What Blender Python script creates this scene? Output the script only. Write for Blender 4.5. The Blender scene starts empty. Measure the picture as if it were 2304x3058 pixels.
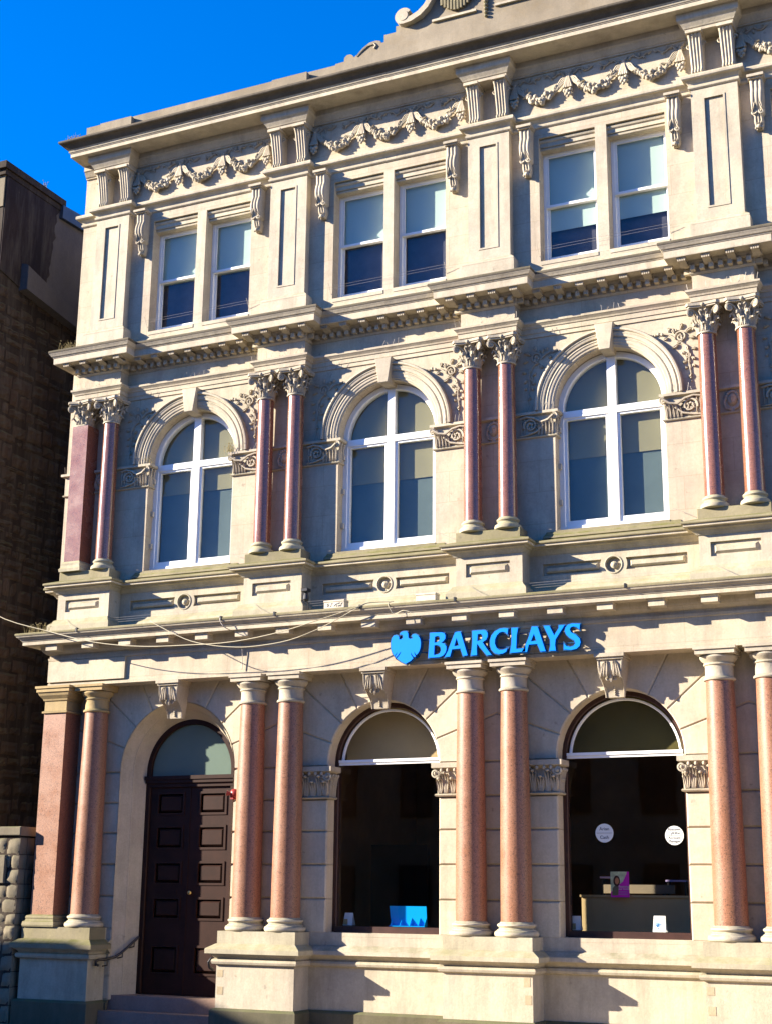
import bpy, math, random
from math import sin, cos, pi, radians, sqrt, atan2
from mathutils import Vector, Matrix
from mathutils.geometry import tessellate_polygon
random.seed(7)
SC = bpy.context.scene
COL = SC.collection
# The building was measured in units of a quarter bay width; U is metres per unit, GZ the ground level in units.
U = 0.72
GZ = -1.62
def P(x, y, z): return Vector((x * U, y * U, (z - GZ) * U))

# ------------------------------------------------------------------ camera, sky, sun, exposure
CAMF, YAW, PITCH, ROLL = 4325.98, -0.4387, 0.2595, 0.0108
cd = bpy.data.cameras.new('camera'); cam = bpy.data.objects.new('camera', cd); COL.objects.link(cam)
fw = Vector((sin(YAW) * cos(PITCH), cos(YAW) * cos(PITCH), sin(PITCH)))
rt = Vector((cos(YAW), -sin(YAW), 0)); up = rt.cross(fw)
r2 = rt * cos(ROLL) + up * sin(ROLL); u2 = -rt * sin(ROLL) + up * cos(ROLL)
cam.matrix_world = Matrix.Translation(P(16.2402, -21.6, 0.5746)) @ Matrix((r2, u2, -fw)).transposed().to_4x4()
cd.sensor_fit = 'HORIZONTAL'; cd.sensor_width = 36.0; cd.lens = CAMF / 2304 * 36.0
cd.shift_y = 0.0001; cd.clip_end = 2000; cd.clip_start = 0.1
SC.camera = cam
SUN_DIR = Vector((2.0, 1.0, -0.92)).normalized()      # the way the light travels
EL = math.asin(-SUN_DIR.z); AZ = atan2(-SUN_DIR.x, -SUN_DIR.y)
w = bpy.data.worlds.new('World'); SC.world = w; w.use_nodes = True
nt = w.node_tree; nt.nodes.clear()
sky = nt.nodes.new('ShaderNodeTexSky'); sky.sky_type = 'NISHITA'; sky.sun_disc = False
sky.sun_elevation = EL; sky.sun_rotation = AZ; sky.air_density = 1.0; sky.dust_density = 0.1; sky.ozone_density = 3.0
tint = nt.nodes.new('ShaderNodeMix'); tint.data_type = 'RGBA'; tint.blend_type = 'MULTIPLY'; tint.inputs[0].default_value = 1.0
tint.inputs[7].default_value = (0.97, 0.84, 1.22, 1)
bg = nt.nodes.new('ShaderNodeBackground'); bg.inputs[1].default_value = 0.075
wo = nt.nodes.new('ShaderNodeOutputWorld')
hsv = nt.nodes.new('ShaderNodeHueSaturation'); hsv.inputs['Saturation'].default_value = 1.46
nt.links.new(sky.outputs[0], hsv.inputs['Color']); nt.links.new(hsv.outputs[0], tint.inputs[6]); nt.links.new(tint.outputs[2], bg.inputs[0]); nt.links.new(bg.outputs[0], wo.inputs[0])
ld = bpy.data.lights.new('sun', 'SUN'); ld.energy = 5.0; ld.angle = radians(0.5); ld.color = (1.0, 0.89, 0.735)
lo = bpy.data.objects.new('sun', ld); COL.objects.link(lo)
lo.rotation_mode = 'QUATERNION'; lo.rotation_quaternion = SUN_DIR.to_track_quat('-Z', 'Y'); lo.location = (-20, -20, 20)
SC.view_settings.view_transform = 'Standard'; SC.view_settings.look = 'None'
SC.view_settings.gamma = 1; SC.view_settings.use_curve_mapping = False
SC.view_settings.exposure = 1.86
try: SC.cycles.max_bounces = 8; SC.cycles.transparent_max_bounces = 12
except Exception: pass

# ------------------------------------------------------------------ materials
class NT:
    def __init__(s, name):
        s.m = bpy.data.materials.new(name); s.m.use_nodes = True; s.t = s.m.node_tree; s.t.nodes.clear()
        s.out = s.n('OutputMaterial')
    def n(s, kind, **kw):
        x = s.t.nodes.new('ShaderNode' + kind)
        for k, v in kw.items(): setattr(x, k, v)
        return x
    def l(s, a, b): s.t.links.new(a, b)
    def val(s, sock, v):
        if hasattr(v, 'is_linked') or isinstance(v, bpy.types.NodeSocket): s.l(v, sock)
        else: sock.default_value = v
    def noise(s, co, scale, detail=4, rough=0.55, sc3=None):
        if sc3:
            mp = s.n('Mapping'); mp.inputs['Scale'].default_value = sc3; s.l(co, mp.inputs[0]); co = mp.outputs[0]
        x = s.n('TexNoise'); x.inputs['Scale'].default_value = scale; x.inputs['Detail'].default_value = detail
        x.inputs['Roughness'].default_value = rough; s.l(co, x.inputs['Vector']); return x.outputs['Fac']
    def ramp(s, f, stops):
        x = s.n('ValToRGB'); e = x.color_ramp.elements
        while len(e) < len(stops): e.new(0.5)
        for i, (p, c) in enumerate(stops):
            e[i].position = p; e[i].color = (c, c, c, 1) if isinstance(c, (int, float)) else (*c, 1)
        s.l(f, x.inputs[0]); return x.outputs[0]
    def mix(s, f, a, b, mode='MIX'):
        x = s.n('Mix', data_type='RGBA', blend_type=mode)
        s.val(x.inputs[0], f)
        for sock, v in ((x.inputs[6], a), (x.inputs[7], b)):
            if isinstance(v, tuple): sock.default_value = (*v, 1)
            else: s.l(v, sock)
        return x.outputs[2]
    def math(s, op, a, b=0.0):
        x = s.n('Math', operation=op); s.val(x.inputs[0], a); s.val(x.inputs[1], b); return x.outputs[0]
    def bsdf(s, col, rough=0.8, bump=None, bstr=0.2, bdist=0.01, spec=0.3, metal=0.0, coat=0.0, emit=None):
        b = s.n('BsdfPrincipled')
        if isinstance(col, tuple): b.inputs['Base Color'].default_value = (*col, 1)
        else: s.l(col, b.inputs['Base Color'])
        s.val(b.inputs['Roughness'], rough); b.inputs['Specular IOR Level'].default_value = spec
        b.inputs['Metallic'].default_value = metal; b.inputs['Coat Weight'].default_value = coat
        b.inputs['Coat Roughness'].default_value = 0.13
        if bump is not None:
            x = s.n('Bump'); x.inputs['Strength'].default_value = bstr; x.inputs['Distance'].default_value = bdist
            s.l(bump, x.inputs['Height']); s.l(x.outputs[0], b.inputs['Normal'])
        s.l(b.outputs[0], s.out.inputs[0]); return b
def stone(name, base, alt, grime=0.35, moss=0.5, mosscol=(0.10, 0.11, 0.04), stain=None, joints=None):
    t = NT(name); pos = t.n('NewGeometry').outputs['Position']; nrm = t.n('NewGeometry').outputs['Normal']
    big = t.ramp(t.noise(pos, 0.9, 5), [(0.35, 0.0), (0.68, 1.0)])
    c = t.mix(big, base, alt)
    blot = t.ramp(t.noise(pos, 3.1, 6, 0.65), [(0.30, 0.84), (0.6, 1.04)])
    c = t.mix(1.0, c, blot, 'MULTIPLY')
    fine = t.ramp(t.noise(pos, 45, 5, 0.7), [(0.3, 0.88), (0.7, 1.07)])
    c = t.mix(1.0, c, fine, 'MULTIPLY')
    c = t.mix(1.0, c, t.ramp(t.n('ObjectInfo').outputs['Random'], [(0.0, 0.90), (1.0, 1.04)]), 'MULTIPLY')
    st = t.ramp(t.noise(pos, 1.0, 6, 0.7, (5.0, 5.0, 0.7)), [(0.46, 0.0), (0.78, 1.0)])
    c = t.mix(t.math('MULTIPLY', st, grime), c, (0.17, 0.145, 0.11))
    if stain:
        sp = t.ramp(t.noise(pos, 1.6, 5, 0.7, (1, 1, 1.4)), [(0.52, 0.0), (0.70, 1.0)])
        c = t.mix(t.math('MULTIPLY', sp, 0.6), c, stain)
    spk = t.ramp(t.noise(pos, 11, 3, 0.5), [(0.70, 0.0), (0.76, 1.0)])
    c = t.mix(t.math('MULTIPLY', spk, 0.35), c, (0.12, 0.10, 0.08))
    sx = t.n('SeparateXYZ'); t.l(nrm, sx.inputs[0])
    upf = t.ramp(sx.outputs[2], [(0.12, 0.0), (0.6, 1.0)])
    mn = t.ramp(t.noise(pos, 6, 6, 0.7), [(0.34, 0.25), (0.62, 1.0)])
    c = t.mix(t.math('MULTIPLY', t.math('MULTIPLY', upf, mn), moss), c, mosscol)
    if joints:
        sp3 = t.n('SeparateXYZ'); t.l(pos, sp3.inputs[0]); cb = t.n('CombineXYZ')
        t.l(sp3.outputs[0], cb.inputs[0]); t.l(sp3.outputs[2], cb.inputs[1])
        br = t.n('TexBrick'); br.inputs['Scale'].default_value = 1.0; br.inputs['Brick Width'].default_value = joints[0]; br.inputs['Row Height'].default_value = joints[1]
        br.inputs['Mortar Size'].default_value = 0.0035; br.inputs['Mortar Smooth'].default_value = 0.3
        br.inputs['Color1'].default_value = (1, 1, 1, 1); br.inputs['Color2'].default_value = (0.94, 0.93, 0.92, 1); br.inputs['Mortar'].default_value = (0.76, 0.71, 0.66, 1)
        t.l(cb.outputs[0], br.inputs[0]); c = t.mix(0.8, c, br.outputs[0], 'MULTIPLY')
    h = t.math('ADD', t.math('MULTIPLY', t.noise(pos, 70, 5, 0.7), 0.5), t.noise(pos, 9, 5, 0.6))
    t.bsdf(c, 0.88, h, 0.35, 0.012, 0.2); return t.m
def granite(name, rough, coat, base):
    t = NT(name); pos = t.n('NewGeometry').outputs['Position']
    v = t.n('TexVoronoi'); v.inputs['Scale'].default_value = 105; t.l(pos, v.inputs['Vector'])
    sp = t.n('SeparateColor'); t.l(v.outputs['Color'], sp.inputs[0])
    b1 = tuple(a * 0.6 for a in base); b2 = tuple(min(1, a * 1.2 + 0.02) for a in base)
    c = t.ramp(sp.outputs[0], [(0.0, (0.09, 0.045, 0.035)), (0.09, b1), (0.22, base), (0.75, base), (0.95, b2)])
    c = t.mix(t.ramp(t.noise(pos, 2.0, 5), [(0.35, 0.0), (0.75, 0.16)]), c, (0.36, 0.19, 0.12))
    r = t.ramp(t.noise(pos, 4, 4), [(0.3, rough * 0.8), (0.7, rough * 1.35)])
    t.bsdf(c, r, None, 0.1, 0.002, 0.5, 0, coat); return t.m
def plain(name, col, rough=0.5, spec=0.5, var=0.12, scale=8, metal=0.0, coat=0.0, bstr=0.1):
    t = NT(name); pos = t.n('NewGeometry').outputs['Position']
    c = t.mix(1.0, col, t.ramp(t.noise(pos, scale, 5, 0.65), [(0.3, 1 - var), (0.7, 1 + var)]), 'MULTIPLY')
    t.bsdf(c, rough, t.noise(pos, scale * 6, 4), bstr, 0.004, spec, metal, coat); return t.m
def glassmat(name, tint=(0.9, 0.93, 0.9), rough=0.0, wavy=0.02, gain=1.0):
    t = NT(name); pos = t.n('NewGeometry').outputs['Position']
    bp = t.n('Bump'); bp.inputs['Strength'].default_value = wavy; bp.inputs['Distance'].default_value = 0.05
    t.l(t.noise(pos, 1.3, 2), bp.inputs['Height'])
    gm = t.n('NewGeometry'); dt = t.n('VectorMath', operation='DOT_PRODUCT'); t.l(gm.outputs['Incoming'], dt.inputs[0]); t.l(bp.outputs[0], dt.inputs[1])
    sch = t.math('ADD', t.math('MULTIPLY', t.math('POWER', t.math('SUBTRACT', 1.0, t.math('ABSOLUTE', dt.outputs['Value'])), 5.0), 0.9), 0.045)
    tr = t.n('BsdfTransparent'); tr.inputs[0].default_value = (*tint, 1)
    gl = t.n('BsdfGlossy'); gl.inputs['Roughness'].default_value = rough; t.l(bp.outputs[0], gl.inputs['Normal'])
    mx = t.n('MixShader'); t.l(t.math('MULTIPLY', sch, gain), mx.inputs[0]); t.l(tr.outputs[0], mx.inputs[1]); t.l(gl.outputs[0], mx.inputs[2])
    t.l(mx.outputs[0], t.out.inputs[0]); return t.m

M = {}
M['stone'] = stone('bath_stone', (0.525, 0.462, 0.34), (0.46, 0.40, 0.31), 0.55, 0.55, stain=(0.38, 0.33, 0.27))
M['wall'] = stone('ashlar_wall', (0.56, 0.49, 0.352), (0.50, 0.425, 0.33), 0.42, 0.4, stain=(0.44, 0.34, 0.26), joints=(1.15, 0.389))
M['block'] = stone('dressed_block', (0.56, 0.49, 0.352), (0.50, 0.43, 0.33), 0.36, 0.3, stain=(0.48, 0.38, 0.29))
M['top'] = stone('weathered_top', (0.135, 0.112, 0.083), (0.075, 0.063, 0.047), 0.6, 0.95, (0.13, 0.13, 0.045))
M['moss'] = stone('mossy_ledge', (0.33, 0.285, 0.18), (0.19, 0.17, 0.09), 0.55, 0.9, (0.115, 0.115, 0.03))
M['parapet'] = stone('weathered_parapet', (0.33, 0.28, 0.205), (0.22, 0.18, 0.125), 0.6, 0.8, (0.13, 0.12, 0.04), stain=(0.22, 0.17, 0.10))
M['mossy_ped'] = stone('mossy_pedestal', (0.47, 0.42, 0.31), (0.39, 0.35, 0.23), 0.5, 0.6, (0.20, 0.19, 0.07))
M['ochre'] = stone('ochre_stone', (0.44, 0.32, 0.16), (0.40, 0.30, 0.15), 0.3, 0.7)
M['carve'] = stone('carved_stone', (0.49, 0.43, 0.33), (0.43, 0.37, 0.28), 0.45, 0.5)
M['plinth'] = stone('grimy_plinth', (0.12, 0.105, 0.065), (0.085, 0.08, 0.05), 0.5, 0.6)
M['granite'] = granite('red_granite', 0.42, 0.0, (0.255, 0.115, 0.062))
M['granite_polished'] = granite('polished_granite', 0.24, 0.6, (0.20, 0.078, 0.038))
M['white'] = plain('white_paint', (0.80, 0.80, 0.78), 0.35, 0.5, 0.04, 5)
M['timber'] = plain('dark_timber', (0.026, 0.010, 0.0065), 0.5, 0.16, 0.25, 4)
M['brown'] = plain('brown_frame', (0.045, 0.018, 0.014), 0.45, 0.4, 0.3, 6)
M['blind'] = plain('pale_blind', (0.37, 0.47, 0.42), 0.9, 0.1, 0.04, 1.2)
M['roller'] = plain('olive_blind', (0.23, 0.20, 0.115), 0.9, 0.1, 0.06, 1.5)
M['greynet'] = plain('grey_net', (0.10, 0.125, 0.12), 0.9, 0.1, 0.12, 1.5)
M['slategrey'] = plain('room_shade', (0.045, 0.045, 0.06), 0.8, 0.2, 0.3, 2.5)  # dimness of the room behind the lower sashes, put into a colour
M['glass'] = glassmat('window_glass', (0.95, 0.97, 0.96), 0.0, 0.05, 1.2)
M['glass_old'] = glassmat('wavy_glass', (0.88, 0.92, 0.9), 0.0, 0.16, 1.1)
M['glass_low'] = glassmat('shopfront_glass', (0.92, 0.92, 0.88), 0.0, 0.02, 1.3)
M['fan'] = plain('frosted_fanlight', (0.12, 0.165, 0.135), 0.25, 0.3, 0.05, 2)
M['in_dark'] = plain('dark_interior', (0.17, 0.095, 0.045), 0.9, 0.1, 0.3, 1.0)
M['in_mid'] = plain('upper_interior', (0.20, 0.17, 0.13), 0.9, 0.1, 0.2, 1.0)
M['blue'] = plain('sign_blue', (0.0, 0.21, 0.92), 0.5, 0.12, 0.02, 3)
M['blue_edge'] = plain('sign_edge', (0.0, 0.055, 0.16), 0.4, 0.5, 0.05, 3)
M['iron'] = plain('black_iron', (0.012, 0.012, 0.014), 0.4, 0.5, 0.2, 10)
M['red'] = plain('red_metal', (0.26, 0.025, 0.02), 0.4, 0.5, 0.15, 12)
M['brass'] = plain('brass', (0.55, 0.38, 0.14), 0.3, 0.5, 0.1, 12, 0.8)
M['card'] = plain('white_card', (0.80, 0.82, 0.84), 0.7, 0.3, 0.02, 5)
M['cable'] = plain('cream_cable', (0.46, 0.41, 0.28), 0.6, 0.3, 0.05, 10)
M['wire'] = plain('steel_wire', (0.25, 0.22, 0.19), 0.5, 0.4, 0.1, 10)
M['plastic'] = plain('cream_plastic', (0.52, 0.46, 0.35), 0.5, 0.4, 0.15, 9)
M['desk'] = plain('desk_laminate', (0.50, 0.38, 0.20), 0.6, 0.3, 0.05, 3)
M['lilac'] = plain('lilac_glow_and_print', (0.42, 0.36, 0.66), 0.5, 0.4, 0.04, 4)  # glow of monitor edges put into plain colour; poster print lines share it
M['magenta'] = plain('magenta_print', (0.9, 0.01, 0.75), 0.4, 0.4, 0.03, 4)
M['photo'] = plain('photo_print', (0.75, 0.85, 0.62), 0.4, 0.4, 0.3, 14)
M['skin'] = plain('skin_print', (0.80, 0.32, 0.17), 0.5, 0.4, 0.1, 20)
M['hair'] = plain('hair_print', (0.07, 0.025, 0.015), 0.5, 0.4, 0.1, 20)
M['ink'] = plain('dark_ink', (0.06, 0.06, 0.07), 0.6, 0.3, 0.0, 5)
M['ceil'] = plain('olive_ceiling', (0.11, 0.095, 0.035), 0.9, 0.1, 0.1, 1.0)
M['sticker'] = plain('sticker_vinyl', (0.62, 0.64, 0.62), 0.5, 0.4, 0.03, 5)
M['leaflet'] = plain('blue_perspex', (0.0, 0.33, 0.86), 0.25, 0.5, 0.02, 5)
M['patch'] = stone('repair_stone', (0.44, 0.36, 0.235), (0.40, 0.32, 0.20), 0.2, 0.2)
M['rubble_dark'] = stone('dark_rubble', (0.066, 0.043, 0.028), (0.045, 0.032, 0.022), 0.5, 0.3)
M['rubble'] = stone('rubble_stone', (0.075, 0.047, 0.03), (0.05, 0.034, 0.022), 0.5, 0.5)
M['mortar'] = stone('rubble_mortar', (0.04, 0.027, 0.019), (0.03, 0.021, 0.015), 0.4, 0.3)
M['garden'] = stone('garden_stone', (0.25, 0.21, 0.14), (0.17, 0.145, 0.10), 0.35, 0.7)
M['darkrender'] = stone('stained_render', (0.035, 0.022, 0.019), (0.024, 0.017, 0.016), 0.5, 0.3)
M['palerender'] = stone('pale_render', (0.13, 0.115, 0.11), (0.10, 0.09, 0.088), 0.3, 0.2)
M['slate'] = plain('blue_slate', (0.05, 0.065, 0.09), 0.5, 0.4, 0.25, 5)
M['asphalt'] = plain('asphalt', (0.10, 0.088, 0.07), 0.9, 0.2, 0.25, 20, bstr=0.4)
M['paving'] = plain('paving_slab', (0.42, 0.35, 0.24), 0.9, 0.2, 0.15, 6, bstr=0.3)
M['brickwork'] = plain('street_render', (0.34, 0.25, 0.15), 0.9, 0.2, 0.2, 1.2)
M['hill'] = plain('wooded_hill', (0.035, 0.045, 0.02), 0.95, 0.1, 0.4, 0.2)
M['weed'] = plain('dry_weed', (0.20, 0.16, 0.07), 0.8, 0.2, 0.3, 30)
M['step'] = stone('worn_step', (0.33, 0.215, 0.165), (0.27, 0.18, 0.14), 0.35, 0.3)
# ------------------------------------------------------------------ geometry helpers (units as measured; build() turns them into metres)
class MB:
    def __init__(s): s.v = []; s.f = []; s.mi = []; s.cur = 0
    def add(s, vs, fs):
        b = len(s.v); s.v += [tuple(v) for v in vs]
        for f in fs: s.f.append(tuple(b + i for i in f)); s.mi.append(s.cur)
    def box(s, x0, x1, y0, y1, z0, z1):
        s.add([(x0, y0, z0), (x1, y0, z0), (x1, y1, z0), (x0, y1, z0), (x0, y0, z1), (x1, y0, z1), (x1, y1, z1), (x0, y1, z1)],
              [(0, 3, 2, 1), (4, 5, 6, 7), (0, 1, 5, 4), (1, 2, 6, 5), (2, 3, 7, 6), (3, 0, 4, 7)])
    def plate(s, outer, holes, y0, y1, back=True):
        """polygon in x,z with holes, front at y0, thickness to y1"""
        loops = [outer] + list(holes)
        tris = tessellate_polygon([[Vector((x, z, 0)) for x, z in l] for l in loops])
        flat = [p for l in loops for p in l]; n = len(flat)
        vs = [(x, y0, z) for x, z in flat] + [(x, y1, z) for x, z in flat]
        fs = [tuple(t) for t in tris] + ([tuple(n + i for i in t) for t in tris] if back else [])
        o = 0
        for l in loops:
            m = len(l)
            for i in range(m):
                j = (i + 1) % m; fs.append((o + i, o + j, n + o + j, n + o + i))
            o += m
        s.add(vs, fs)
    def sheet(s, poly, y):
        tris = tessellate_polygon([[Vector((x, z, 0)) for x, z in poly]]); s.add([(x, y, z) for x, z in poly], [tuple(t) for t in tris])
    def inset_prism(s, poly, y0, y1, c, keep=None):
        """block with chamfered front edges; poly is counter-clockwise in x,z"""
        a = area(poly)
        if a < 0: poly = poly[::-1]
        ins = inset(poly, c, keep); n = len(poly)
        tris = tessellate_polygon([[Vector((x, z, 0)) for x, z in ins]])
        vs = [(x, y0, z) for x, z in ins] + [(x, y0 + c, z) for x, z in poly] + [(x, y1, z) for x, z in poly]
        fs = [tuple(t) for t in tris]
        for i in range(n):
            j = (i + 1) % n; fs += [(i, j, n + j, n + i), (n + i, n + j, 2 * n + j, 2 * n + i)]
        s.add(vs, fs)
    def sweep(s, path, prof, closed=False, caps=True):
        """profile (outward offset, z) along a plan path; outward is to the right of travel"""
        n = len(path); offs = []
        for i in range(n):
            def nr(a, b):
                dx, dy = b[0] - a[0], b[1] - a[1]; l = sqrt(dx * dx + dy * dy); return (dy / l, -dx / l)
            if closed: n1 = nr(path[i - 1], path[i]); n2 = nr(path[i], path[(i + 1) % n])
            else:
                n1 = nr(path[max(i - 1, 0)], path[max(i, 1)]); n2 = nr(path[min(i, n - 2)], path[min(i + 1, n - 1)])
            d = 1 + n1[0] * n2[0] + n1[1] * n2[1]; offs.append(((n1[0] + n2[0]) / d, (n1[1] + n2[1]) / d))
        m = len(prof); vs = [(path[i][0] + offs[i][0] * o, path[i][1] + offs[i][1] * o, z) for i in range(n) for o, z in prof]
        fs = []
        for i in range(n if closed else n - 1):
            j = (i + 1) % n
            for k in range(m - 1): fs.append((i * m + k, j * m + k, j * m + k + 1, i * m + k + 1))
        if caps and not closed:
            for i in (0, n - 1): 
                fs.append(tuple(i * m + k for k in range(m)))
        s.add(vs, fs)
    def arch(s, cx, cz, prof, zb=None, n=28, a0=pi, a1=0.0):
        """profile of (radius, y) swept over a semicircle with optional straight legs down to zb"""
        rows = []
        if zb is not None: rows.append([(cx - r, y, zb) for r, y in prof])
        for i in range(n + 1):
            a = a0 + (a1 - a0) * i / n; rows.append([(cx + r * cos(a), y, cz + r * sin(a)) for r, y in prof])
        if zb is not None: rows.append([(cx + r, y, zb) for r, y in prof])
        m = len(prof); fs = []
        for i in range(len(rows) - 1):
            for k in range(m - 1): fs.append((i * m + k, (i + 1) * m + k, (i + 1) * m + k + 1, i * m + k + 1))
        s.add([p for r in rows for p in r], fs)
    def lathe(s, cx, cy, prof, n=32, sq=0.0):
        vs = []
        for r, z in prof:
            for i in range(n):
                a = 2 * pi * (i + 0.5) / n; k = 1.0
                if sq: k = 1 + sq * (1 / max(abs(cos(a)), abs(sin(a))) - 1)
                vs.append((cx + r * k * cos(a), cy + r * k * sin(a), z))
        fs = []
        for j in range(len(prof) - 1):
            for i in range(n):
                k = (i + 1) % n; fs.append((j * n + i, j * n + k, (j + 1) * n + k, (j + 1) * n + i))
        fs.append(tuple(range(n))); fs.append(tuple(range((len(prof) - 1) * n, len(prof) * n)))
        s.add(vs, fs)
    def tube(s, pts, r, n=6, caps=True):
        pts = [Vector(p) for p in pts]; vs = []; up = Vector((0, 0, 1)); N = len(pts)
        for i, p in enumerate(pts):
            d = (pts[min(i + 1, N - 1)] - pts[max(i - 1, 0)]).normalized()
            a = d.cross(Vector((0, 1, 0))); 
            if a.length < 0.2: a = d.cross(Vector((1, 0, 0)))
            a.normalize(); b = d.cross(a).normalized(); rr = r(i / (N - 1)) if callable(r) else r
            for k in range(n):
                t = 2 * pi * k / n; vs.append(p + a * (rr * cos(t)) + b * (rr * sin(t)))
        fs = [(i * n + k, i * n + (k + 1) % n, (i + 1) * n + (k + 1) % n, (i + 1) * n + k) for i in range(N - 1) for k in range(n)]
        if caps: fs += [tuple(range(n)), tuple(range((N - 1) * n, N * n))]
        s.add(vs, fs)
    def ball(s, c, r, seg=8, ring=5, sy=1.0, sz=1.0):
        vs = []; fs = []
        for j in range(ring + 1):
            t = pi * j / ring
            for i in range(seg):
                a = 2 * pi * i / seg; vs.append((c[0] + r * sin(t) * cos(a), c[1] + r * sy * sin(t) * sin(a), c[2] + r * sz * cos(t)))
        for j in range(ring):
            for i in range(seg):
                k = (i + 1) % seg; fs.append((j * seg + i, j * seg + k, (j + 1) * seg + k, (j + 1) * seg + i))
        s.add(vs, fs)
    def leaf(s, pts, w, h, y=0.0, lobes=0, lift=None):
        """raised leaf on a wall facing -y: spine pts (x,z), half-width w, ridge height h"""
        n = len(pts); vs = []
        for i, (x, z) in enumerate(pts):
            t = i / (n - 1); a = pts[max(i - 1, 0)]; b = pts[min(i + 1, n - 1)]
            dx, dz = b[0] - a[0], b[1] - a[1]; l = sqrt(dx * dx + dz * dz) or 1; nx, nz = -dz / l, dx / l
            ww = w * (sin(pi * min(1, t * 0.9 + 0.12)) ** 0.7)
            if lobes and i % 2: ww *= 0.72
            lf = lift(t) if lift else 0
            vs += [(x + nx * ww, y - lf * 0.6, z + nz * ww), (x + nx * ww * .45, y - h * .75 - lf, z + nz * ww * .45), (x, y - h * 0.55 - lf, z),
                   (x - nx * ww * .45, y - h * .75 - lf, z - nz * ww * .45), (x - nx * ww, y - lf * 0.6, z - nz * ww)]
        fs = [(i * 5 + k, i * 5 + k + 1, (i + 1) * 5 + k + 1, (i + 1) * 5 + k) for i in range(n - 1) for k in range(4)]
        s.add(vs, fs)
    def xform(s, f):
        s.v = [tuple(f(*v)) for v in s.v]; return s
    def mesh(s, name, mats, smooth=None):
        me = bpy.data.meshes.new(name)
        me.from_pydata([(x * U, y * U, z * U) for x, y, z in s.v], [], s.f)
        import bmesh
        bm = bmesh.new(); bm.from_mesh(me); bmesh.ops.remove_doubles(bm, verts=bm.verts, dist=1e-5); bmesh.ops.recalc_face_normals(bm, faces=bm.faces); 
        bm.to_mesh(me); bm.free()
        if not isinstance(mats, (list, tuple)): mats = [mats]
        for m in mats: me.materials.append(M[m])
        if len(mats) > 1 and len(me.polygons) == len(s.mi): me.polygons.foreach_set('material_index', s.mi)
        if smooth: me.shade_smooth(); me.set_sharp_from_angle(angle=radians(smooth))
        me.update(); return me
    def build(s, name, mats, parent=None, loc=None, smooth=None, **tags):
        """loc None: coordinates are absolute units; otherwise local to loc"""
        if loc is None:
            cx = sum(v[0] for v in s.v) / len(s.v); cy = sum(v[1] for v in s.v) / len(s.v); cz = min(v[2] for v in s.v)
            loc = (cx, cy, cz); s.v = [(x - cx, y - cy, z - cz) for x, y, z in s.v]
        return place(s.mesh(name, mats, smooth), name, parent, loc, **tags)
def place(me, name, parent, loc, rotz=0.0, scale=None, **tags):
    o = bpy.data.objects.new(name, me); COL.objects.link(o)
    wl = P(*loc)
    if parent is not None:
        o.parent = parent; wl = wl - wloc(parent)
    o.location = wl; o.rotation_euler.z = rotz
    if scale: o.scale = scale
    for k, v in tags.items(): o[k] = v
    return o
def wloc(o):
    v = Vector(o.location)
    while o.parent is not None: o = o.parent; v += o.location
    return v
def thing(name, label, category, loc, group=None, parent=None):
    o = bpy.data.objects.new(name, None); COL.objects.link(o); o.location = P(*loc); o['label'] = label; o['category'] = category
    if group: o['group'] = group
    return o
def area(p): return 0.5 * sum(p[i][0] * p[(i + 1) % len(p)][1] - p[(i + 1) % len(p)][0] * p[i][1] for i in range(len(p)))
def inset(poly, c, keep=None):
    n = len(poly); out = []
    def line(i):
        a, b = poly[i], poly[(i + 1) % n]; dx, dz = b[0] - a[0], b[1] - a[1]; l = sqrt(dx * dx + dz * dz) or 1e-9
        cc = 0.0 if keep and keep(a, b) else c
        return (-dz / l, dx / l, cc)
    for i in range(n):
        n1 = line(i - 1 if i else n - 1); n2 = line(i); p = poly[i]
        det = n1[0] * n2[1] - n1[1] * n2[0]
        if abs(det) < 0.05: out.append((p[0] + (n1[0] * n1[2] + n2[0] * n2[2]) / 2, p[1] + (n1[1] * n1[2] + n2[1] * n2[2]) / 2)); continue
        ox = (n1[2] * n2[1] - n2[2] * n1[1]) / det; oz = (n1[0] * n2[2] - n2[0] * n1[2]) / det
        out.append((p[0] + ox, p[1] + oz))
    return out
def clip(poly, x0, x1, z0, z1):
    for ax, lim, sgn in ((0, x0, 1), (0, x1, -1), (1, z0, 1), (1, z1, -1)):
        out = []; n = len(poly)
        for i in range(n):
            a, b = poly[i], poly[(i + 1) % n]; da = (a[ax] - lim) * sgn; db = (b[ax] - lim) * sgn
            if da >= 0: out.append(a)
            if da * db < 0:
                t = da / (da - db); out.append((a[0] + (b[0] - a[0]) * t, a[1] + (b[1] - a[1]) * t))
        poly = out
        if len(poly) < 3: return []
    return poly
def archpoly(cx, hw, z0, zs, n=24, r=None):
    """opening outline: straight sides to the springing, then an arc"""
    r = r or hw
    return [(cx - hw, z0), (cx + hw, z0)] + [(cx + r * cos(pi * i / n), zs + r * sin(pi * i / n)) for i in range(n + 1)]
def rect(x0, x1, z0, z1): return [(x0, z0), (x1, z0), (x1, z1), (x0, z1)]
def circle(cx, cz, r, n=20): return [(cx + r * cos(2 * pi * i / n), cz + r * sin(2 * pi * i / n)) for i in range(n)]
def spiral(cx, cz, r0, r1, a0, turns, n=26, y=0.0):
    return [(cx + (r0 + (r1 - r0) * i / n) * cos(a0 + turns * 2 * pi * i / n), y, cz + (r0 + (r1 - r0) * i / n) * sin(a0 + turns * 2 * pi * i / n)) for i in range(n + 1)]
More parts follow.
